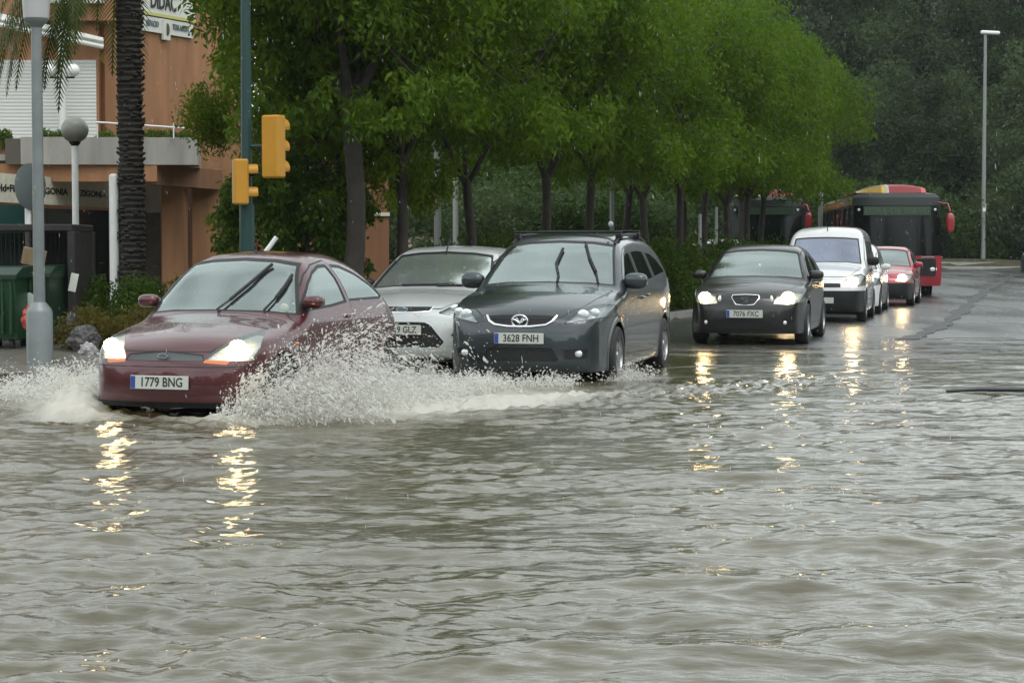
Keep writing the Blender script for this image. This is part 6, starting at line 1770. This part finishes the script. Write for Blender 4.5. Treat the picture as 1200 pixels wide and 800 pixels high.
def make_bus(name, label, front, heading, z, route):
    W, L, H = 1.275, 12.0, 2.98
    th = R(heading); root = empty(name, (front[0]+math.sin(th)*L/2, front[1]+math.cos(th)*L/2, z), -th)
    tag(root, label, 'bus', 'red buses'); yo = L/2
    MR = paint_mat('bus_red', (0.30, 0.010, 0.018), 0.0, 0.35); MY = paint_mat('bus_yellow', (0.55, 0.36, 0.02), 0.0, 0.35)
    MG = pmat('bus_glass', (0.004, 0.007, 0.006), 0.10, spec=0.22); MF = pmat('bus_black', (0.012, 0.012, 0.013), 0.3)
    # body shell: rounded front in plan
    def outline(w, y0, n=10):
        pts = []
        for k in range(n+1):
            t = -1+2*k/n; pts.append((w*t*1.0, y0+0.16*abs(t)**3))
        return pts
    def ring(w, y0, y1): return outline(w, y0-yo)+[(w, y1-yo), (-w, y1-yo)]
    def loft(name, lv, mat, parent=root):
        mb = MB(); n = len(lv[0][1]); vs = []
        for zz_, r in lv: vs += [(x, y, zz_) for x, y in r]
        fs = [(i*n+k, i*n+(k+1) % n, (i+1)*n+(k+1) % n, (i+1)*n+k) for i in range(len(lv)-1) for k in range(n)]
        fs += [tuple(range(n)), tuple(reversed(range((len(lv)-1)*n, len(lv)*n)))]
        mb.add(vs, fs); return mb.build(name, mat, parent, smooth=True, angle=30)
    loft('body', [(0.32, ring(W-0.02, 0.06, L)), (0.55, ring(W, 0.0, L)), (1.18, ring(W, 0.02, L))], MR)
    loft('window_band', [(1.184, ring(W-0.012, 0.035, L-0.01)), (2.50, ring(W-0.05, 0.14, L-0.03)), (2.62, ring(W-0.06, 0.15, L-0.03))], MG)
    loft('roof', [(2.624, ring(W-0.05, 0.11, L)), (2.85, ring(W-0.06, 0.13, L)), (2.96, ring(W-0.16, 0.25, L-0.1)), (3.0, ring(W-0.4, 0.5, L-0.3))], pmat('bus_roof', (0.02, 0.028, 0.026), 0.4))
    # coloured roof fairing, yellow ahead on the kerb side, red on the other
    for (x0, x1, mt, nm) in ((-1.14, -0.30, MY, 'roof_fairing'), (-0.20, 0.85, pmat('bus_pink', (0.50, 0.10, 0.10), 0.4), 'roof_fairing'), (-0.296, -0.204, M_WHITEP, 'fairing_stripe')):
        mb = MB(); nx_ = 8
        for q in range(nx_):
            xa, xb = x0+(x1-x0)*q/nx_, x0+(x1-x0)*(q+1)/nx_; vs = []
            for xx in (xa, xb):
                tp = 0.24*(1-abs(xx/1.2)**2.5)+0.02
                vs += [(xx, 0.42-yo, 2.99), (xx, 0.62-yo, 2.99+tp*0.75), (xx, 1.1-yo, 2.99+tp), (xx, 4.2-yo, 2.99+tp), (xx, 5.0-yo, 2.99)]
            fs = [(k, k+1, k+6, k+5) for k in range(4)]+[(4, 0, 5, 9)]
            if q == 0: fs.append((0, 1, 2, 3, 4))
            if q == nx_-1: fs.append((9, 8, 7, 6, 5))
            mb.add(vs, fs); mb.build(nm, mt, root)
    for s in (-1, 1):     # side stripe above the windows
        mb = MB(); mb.bbox(s*(W-0.03)-0.015, s*(W-0.03)+0.015, 0.7-yo, L-0.3-yo, 2.64, 2.86, 0.006); mb.build('side_stripe', MY if s < 0 else MR, root)
        for k in range(6):
            mb = MB(); mb.bbox(s*(W-0.03)-0.02, s*(W-0.03)+0.02, 1.6+k*1.7-yo-0.05, 1.6+k*1.7-yo+0.05, 1.2, 2.6, 0.005); mb.build('window_pillar', MF, root)
    # destination display
    mb = MB(); mb.box(-0.95, 0.95, 0.100-yo, 0.16-yo, 2.34, 2.60); mb.build('display_box', pmat('display_back', (0.04, 0.07, 0.045), 0.3), root)
    if route: text('display_text', route, 0.22, pmat('display_text', (0.075, 0.13, 0.07), 0.5), root, face_front((0, 0.096-yo, 2.465)), ext=0.001, sx=1.15)
    for s in (-1, 1):
        mb = MB(); mb.ellip((s*1.08, 0.17-yo, 2.50), (0.04, 0.02, 0.04)); mb.build('marker_lamp', M_WHITEP, root, smooth=True)
        mb = MB(); mb.ellip((s*1.0, 0.04-yo, 0.80), (0.13, 0.05, 0.10), 18, 8); mb.build('headlight', M_REFL, root, smooth=True)
        if s < 0: continue
        mb = MB(); mb.tube([(s*1.15, 0.15-yo, 2.70), (s*1.40, -0.10-yo, 2.66), (s*1.47, -0.12-yo, 2.45)], 0.025, 8); mb.ellip((s*1.47, -0.12-yo, 2.12), (0.12, 0.07, 0.28), 18, 10, 0.7); mb.build('mirror', MR, root, smooth=True, angle=50)
    mb = MB(); mb.box(-1.05, 1.05, 0.045-yo, 0.09-yo, 1.13, 1.165); mb.build('waist_trim', M_CHROME, root)
    mb = MB(); mb.bbox(0.35, 1.1, 0.00-yo, 0.05-yo, 0.62, 1.10, 0.01); mb.build('lamp_panel', MF, root)
    for sgn in (-1, 1):
        pts = [(sgn*0.1, 0.10-yo, 1.25), (sgn*0.5, 0.085-yo, 1.5), (sgn*0.55, 0.10-yo, 1.95)]
        mb = MB(); mb.tube(pts, 0.014, 6); mb.build('wiper', MF, root)
    for y in (2.7, 9.0):
        for s in (-1, 1):
            make_wheel(root, (s*1.10, y-yo, 0.48), 0.48, 0.28, s, 8, True)
            mb = MB(); mb.lathe([(0.58, s*0.0), (0.001, s*0.01)], 28, (s*(W+0.003)-s*0.0, y-yo, 0.48), 'x'); mb.build('wheel_arch', M_DARK, root)
    return root
bx, bD = (1051-600)/F_PX*57.0, 57.0
make_bus('red_bus', 'red city bus with dark windscreen at the end of the queue, seen whole', (bx, bD), 4.6, lanez(bx, bD), 'FORA DE SERVEI')
make_bus('red_bus', 'red city bus half hidden by the hedge and the street trees', ((897-600)/F_PX*69.0, 69.0), 10.0, gz(8.5, 70)+0.0, '')
# ---------------------------------------------------------------- splash, spray, rain, haze
OCT_V = np.array([(1,0,0),(-1,0,0),(0,1,0),(0,-1,0),(0,0,1),(0,0,-1)], float)
OCT_F = np.array([(0,2,4),(2,1,4),(1,3,4),(3,0,4),(2,0,5),(1,2,5),(3,1,5),(0,3,5)])
t_ = (1+5**0.5)/2
ICO_V = np.array([(-1,t_,0),(1,t_,0),(-1,-t_,0),(1,-t_,0),(0,-1,t_),(0,1,t_),(0,-1,-t_),(0,1,-t_),(t_,0,-1),(t_,0,1),(-t_,0,-1),(-t_,0,1)])/math.sqrt(1+t_*t_)
ICO_F = np.array([(0,11,5),(0,5,1),(0,1,7),(0,7,10),(0,10,11),(1,5,9),(5,11,4),(11,10,2),(10,7,6),(7,1,8),(3,9,4),(3,4,2),(3,2,6),(3,6,8),(3,8,9),(4,9,5),(2,4,11),(6,2,10),(8,6,7),(9,8,1)])
def drops(name, P, Vd, rad, stretch, mat, label, cat):
    """blobs at P stretched along Vd"""
    n = len(P); d = Vd/np.maximum(np.linalg.norm(Vd, axis=1), 1e-6)[:, None]
    u = np.cross(d, RNG.normal(size=(n, 3))); u /= np.linalg.norm(u, axis=1)[:, None]; w = np.cross(d, u)
    T = ICO_V[None]*(1+0.25*RNG.uniform(-1, 1, (n, 12, 1)))
    V = P[:, None]+(T[..., 0:1]*u[:, None]+T[..., 1:2]*w[:, None]+T[..., 2:3]*d[:, None]*stretch[:, None, None])*rad[:, None, None]
    Fq = ICO_F[None]+np.arange(n)[:, None, None]*12
    o = mesh_np(name, V.reshape(-1, 3), Fq.reshape(-1, 3), mat, smooth=True)
    tag(o, label, cat, kind='stuff'); return o

def spray_mat():
    m, n, l, p = new_mat('water_spray')
    p.inputs['Base Color'].default_value = (0.75, 0.745, 0.70, 1); p.inputs['Roughness'].default_value = 0.12
    p.inputs['Specular IOR Level'].default_value = 0.8
    p.inputs['Transmission Weight'].default_value = 0.0
    tl = n.new('ShaderNodeBsdfTranslucent'); tl.inputs['Color'].default_value = (0.95, 0.945, 0.91, 1)
    tp = n.new('ShaderNodeBsdfTransparent'); mx = n.new('ShaderNodeMixShader'); mx.inputs[0].default_value = 0.4
    l.new(p.outputs['BSDF'], mx.inputs[1]); l.new(tl.outputs['BSDF'], mx.inputs[2])
    m2 = n.new('ShaderNodeMixShader'); m2.inputs[0].default_value = 0.42
    l.new(mx.outputs['Shader'], m2.inputs[1]); l.new(tp.outputs['BSDF'], m2.inputs[2]); l.new(m2.outputs['Shader'], n['Material Output'].inputs['Surface'])
    return m
M_SPRAY = spray_mat()
CX, CY, TH = -2.85, 16.1, R(18)
def car_to_world(x, y, z):
    """red car frame: x to its left, y towards its tail, from the nose"""
    return np.stack([CX+x*math.cos(TH)+y*math.sin(TH), CY-x*math.sin(TH)+y*math.cos(TH), z], -1)
def vel_to_world(x, y, z):
    return np.stack([x*math.cos(TH)+y*math.sin(TH), -x*math.sin(TH)+y*math.cos(TH), z], -1)

def jets(rng, njet, per, src, vel, spread, tmax, rmin, rmax, rpow=2.2, stretch=(1.0, 1.9)):
    """bundles of drops thrown from the water: src(n) -> local start, vel(n) -> local velocity"""
    P = []; V = []; Rr = []
    s0 = src(rng, njet); v0 = vel(rng, njet, s0)
    for i in range(njet):
        k = int(per*(0.5+rng.random()))
        t0 = rng.uniform(0.02, 1.0); T = 2*v0[i, 2]/9.81
        t = np.clip(t0*T+rng.normal(0, 0.05, k)*T*1.2, 0.005, T*tmax)
        v = v0[i]*(1+0.10*rng.normal(size=(k, 1)))+rng.normal(size=(k, 3))*spread
        p = s0[i]+rng.normal(size=(k, 3))*0.03+v*t[:, None]; p[:, 2] -= 0.5*9.81*t*t
        vv = v.copy(); vv[:, 2] -= 9.81*t
        r = rmin*(1-rng.random(k)*(1-(rmin/rmax)**rpow))**(-1/rpow)
        P.append(p); V.append(vv); Rr.append(r)
    P = np.vstack(P); V = np.vstack(V); Rr = np.concatenate(Rr)
    ok = (P[:, 2] > -0.01)
    return P[ok], V[ok], Rr[ok]

def splash_main():
    rng = np.random.default_rng(101)
    def src(r, n):
        y = r.choice([0, 1], n, p=[0.62, 0.38]); yy = np.where(y == 0, r.normal(0.55, 0.38, n), r.uniform(0.2, 3.4, n))
        return np.stack([0.84-0.16*np.clip((0.5-yy)/0.4, 0, 1.5)+0.18*r.random(n), yy, np.zeros(n)], -1)
    def vel(r, n, s):
        up = 0.8+2.5*r.random(n)**1.6*np.exp(-((s[:, 1]-0.9)/1.5)**2)+0.8*r.random(n)
        out = r.uniform(0.3, 2.0, n); back = r.normal(-0.2, 0.7, n)
        return np.stack([out, back, up], -1)
    P, V, Rr = jets(rng, 640, 80, src, vel, 0.12, 1.0, 0.0017, 0.013, 1.8)
    # low churning foam
    def src2(r, n): return np.stack([r.uniform(0.75, 1.5, n), r.uniform(0.1, 3.9, n), np.zeros(n)], -1)
    def vel2(r, n, s): return np.stack([r.uniform(0.1, 1.2, n), r.normal(0, 0.4, n), r.uniform(0.5, 1.7, n)], -1)
    P2, V2, R2 = jets(rng, 420, 45, src2, vel2, 0.14, 1.0, 0.0020, 0.013, 1.7)
    PP = np.vstack([P, P2]); VV = np.vstack([V, V2]); RR = np.concatenate([Rr, R2])
    # nothing inside the car
    ok = ~((np.abs(PP[:, 0]) < 0.80) & (PP[:, 1] > 0.40) & (PP[:, 1] < 3.6)) & ~((np.abs(PP[:, 0]) < 0.64) & (PP[:, 1] > 0.05) & (PP[:, 1] < 3.6)); PP, VV, RR = PP[ok], VV[ok], RR[ok]
    W = car_to_world(PP[:, 0], PP[:, 1], PP[:, 2]); VW = vel_to_world(VV[:, 0], VV[:, 1], VV[:, 2])
    drops('water_splash', W, VW, RR, rng.uniform(1.0, 4.5, len(RR)), M_SPRAY, 'white splash thrown up along the side of the dark red car', 'splash')
splash_main()

def splash_left():
    rng = np.random.default_rng(102)
    def src(r, n): return np.stack([-0.95-0.6*r.random(n)-0.6*r.random(n), r.uniform(0.2, 3.2, n), np.full(n, 0.12)], -1)
    def vel(r, n, s): return np.stack([-r.uniform(0.2, 1.6, n), r.normal(0, 0.4, n), r.uniform(0.3, 1.9, n)], -1)
    P, V, Rr = jets(rng, 360, 36, src, vel, 0.12, 1.0, 0.0030, 0.012)
    W = car_to_world(P[:, 0], P[:, 1], P[:, 2]); VW = vel_to_world(V[:, 0], V[:, 1], V[:, 2])
    drops('bow_spray', W, VW, Rr, rng.uniform(1.0, 3.0, len(Rr)), M_SPRAY, 'white spray on the bow wave left of the dark red car', 'splash')
splash_left()

def splash_wake():
    rng = np.random.default_rng(103)
    P = []; V = []; Rr = []
    def world_jets(n, per, x0, x1, ya, yb, up, rmax=0.012, out=0.5):
        def src(r, n): 
            x = r.uniform(x0, x1, n); return np.stack([x, ya+(yb-ya)*(x-x0)/(x1-x0)+r.normal(0, 0.22, n), np.zeros(n)], -1)
        def vel(r, n, s): return np.stack([r.normal(0.2, out, n), r.normal(-0.1, 0.4, n), r.uniform(0.4, up, n)], -1)
        return jets(rng, n, per, src, vel, 0.12, 1.0, 0.003, rmax)
    for a in (world_jets(420, 30, -1.8, -0.25, 18.4, 19.3, 1.7), world_jets(190, 26, -0.6, 0.6, 19.7, 19.9, 1.6), world_jets(70, 30, 0.95, 1.35, 20.5, 21.2, 1.6), world_jets(150, 26, -1.9, -0.9, 20.3, 21.6, 2.2)):
        P.append(a[0]); V.append(a[1]); Rr.append(a[2])
    P = np.vstack(P); V = np.vstack(V); Rr = np.concatenate(Rr)
    drops('wake_spray', P, V, Rr, rng.uniform(1.0, 3.0, len(Rr)), M_SPRAY, 'low white spray in front of the silver and dark grey cars', 'splash')
splash_wake()

def rain():
    rng = np.random.default_rng(104); n = 2200
    Y = 4+46*rng.random(n)**0.8; X = rng.uniform(-0.30, 0.30, n)*Y; Z = rng.uniform(0.0, 1.0, n)*(1.5+Y*0.15)
    P = np.stack([X, Y, Z], -1); V = np.tile(np.array([[0.12, 0, -1.0]]), (n, 1))
    drops('rain', P, V, rng.uniform(0.0006, 0.0012, n)*(0.6+Y/26), rng.uniform(4, 12, n), M_SPRAY, 'falling rain drops in the air over the whole street', 'rain')
rain()

def haze():
    mb = MB(); mb.box(-170, 270, -45, 905, -2.0, 75.0)
    m = bpy.data.materials.new('haze_air'); m.use_nodes = True; n = m.node_tree.nodes; n.clear()
    out = n.new('ShaderNodeOutputMaterial'); v = n.new('ShaderNodeVolumePrincipled'); v.inputs['Color'].default_value = (0.85, 0.92, 0.95, 1)
    v.inputs['Density'].default_value = HAZE; v.inputs['Anisotropy'].default_value = 0.2
    m.node_tree.links.new(v.outputs['Volume'], out.inputs['Volume'])
    o = mb.build('haze', m); tag(o, 'thin rain haze in the air over the street', 'haze', kind='stuff')
HAZE = 0.00025
haze()
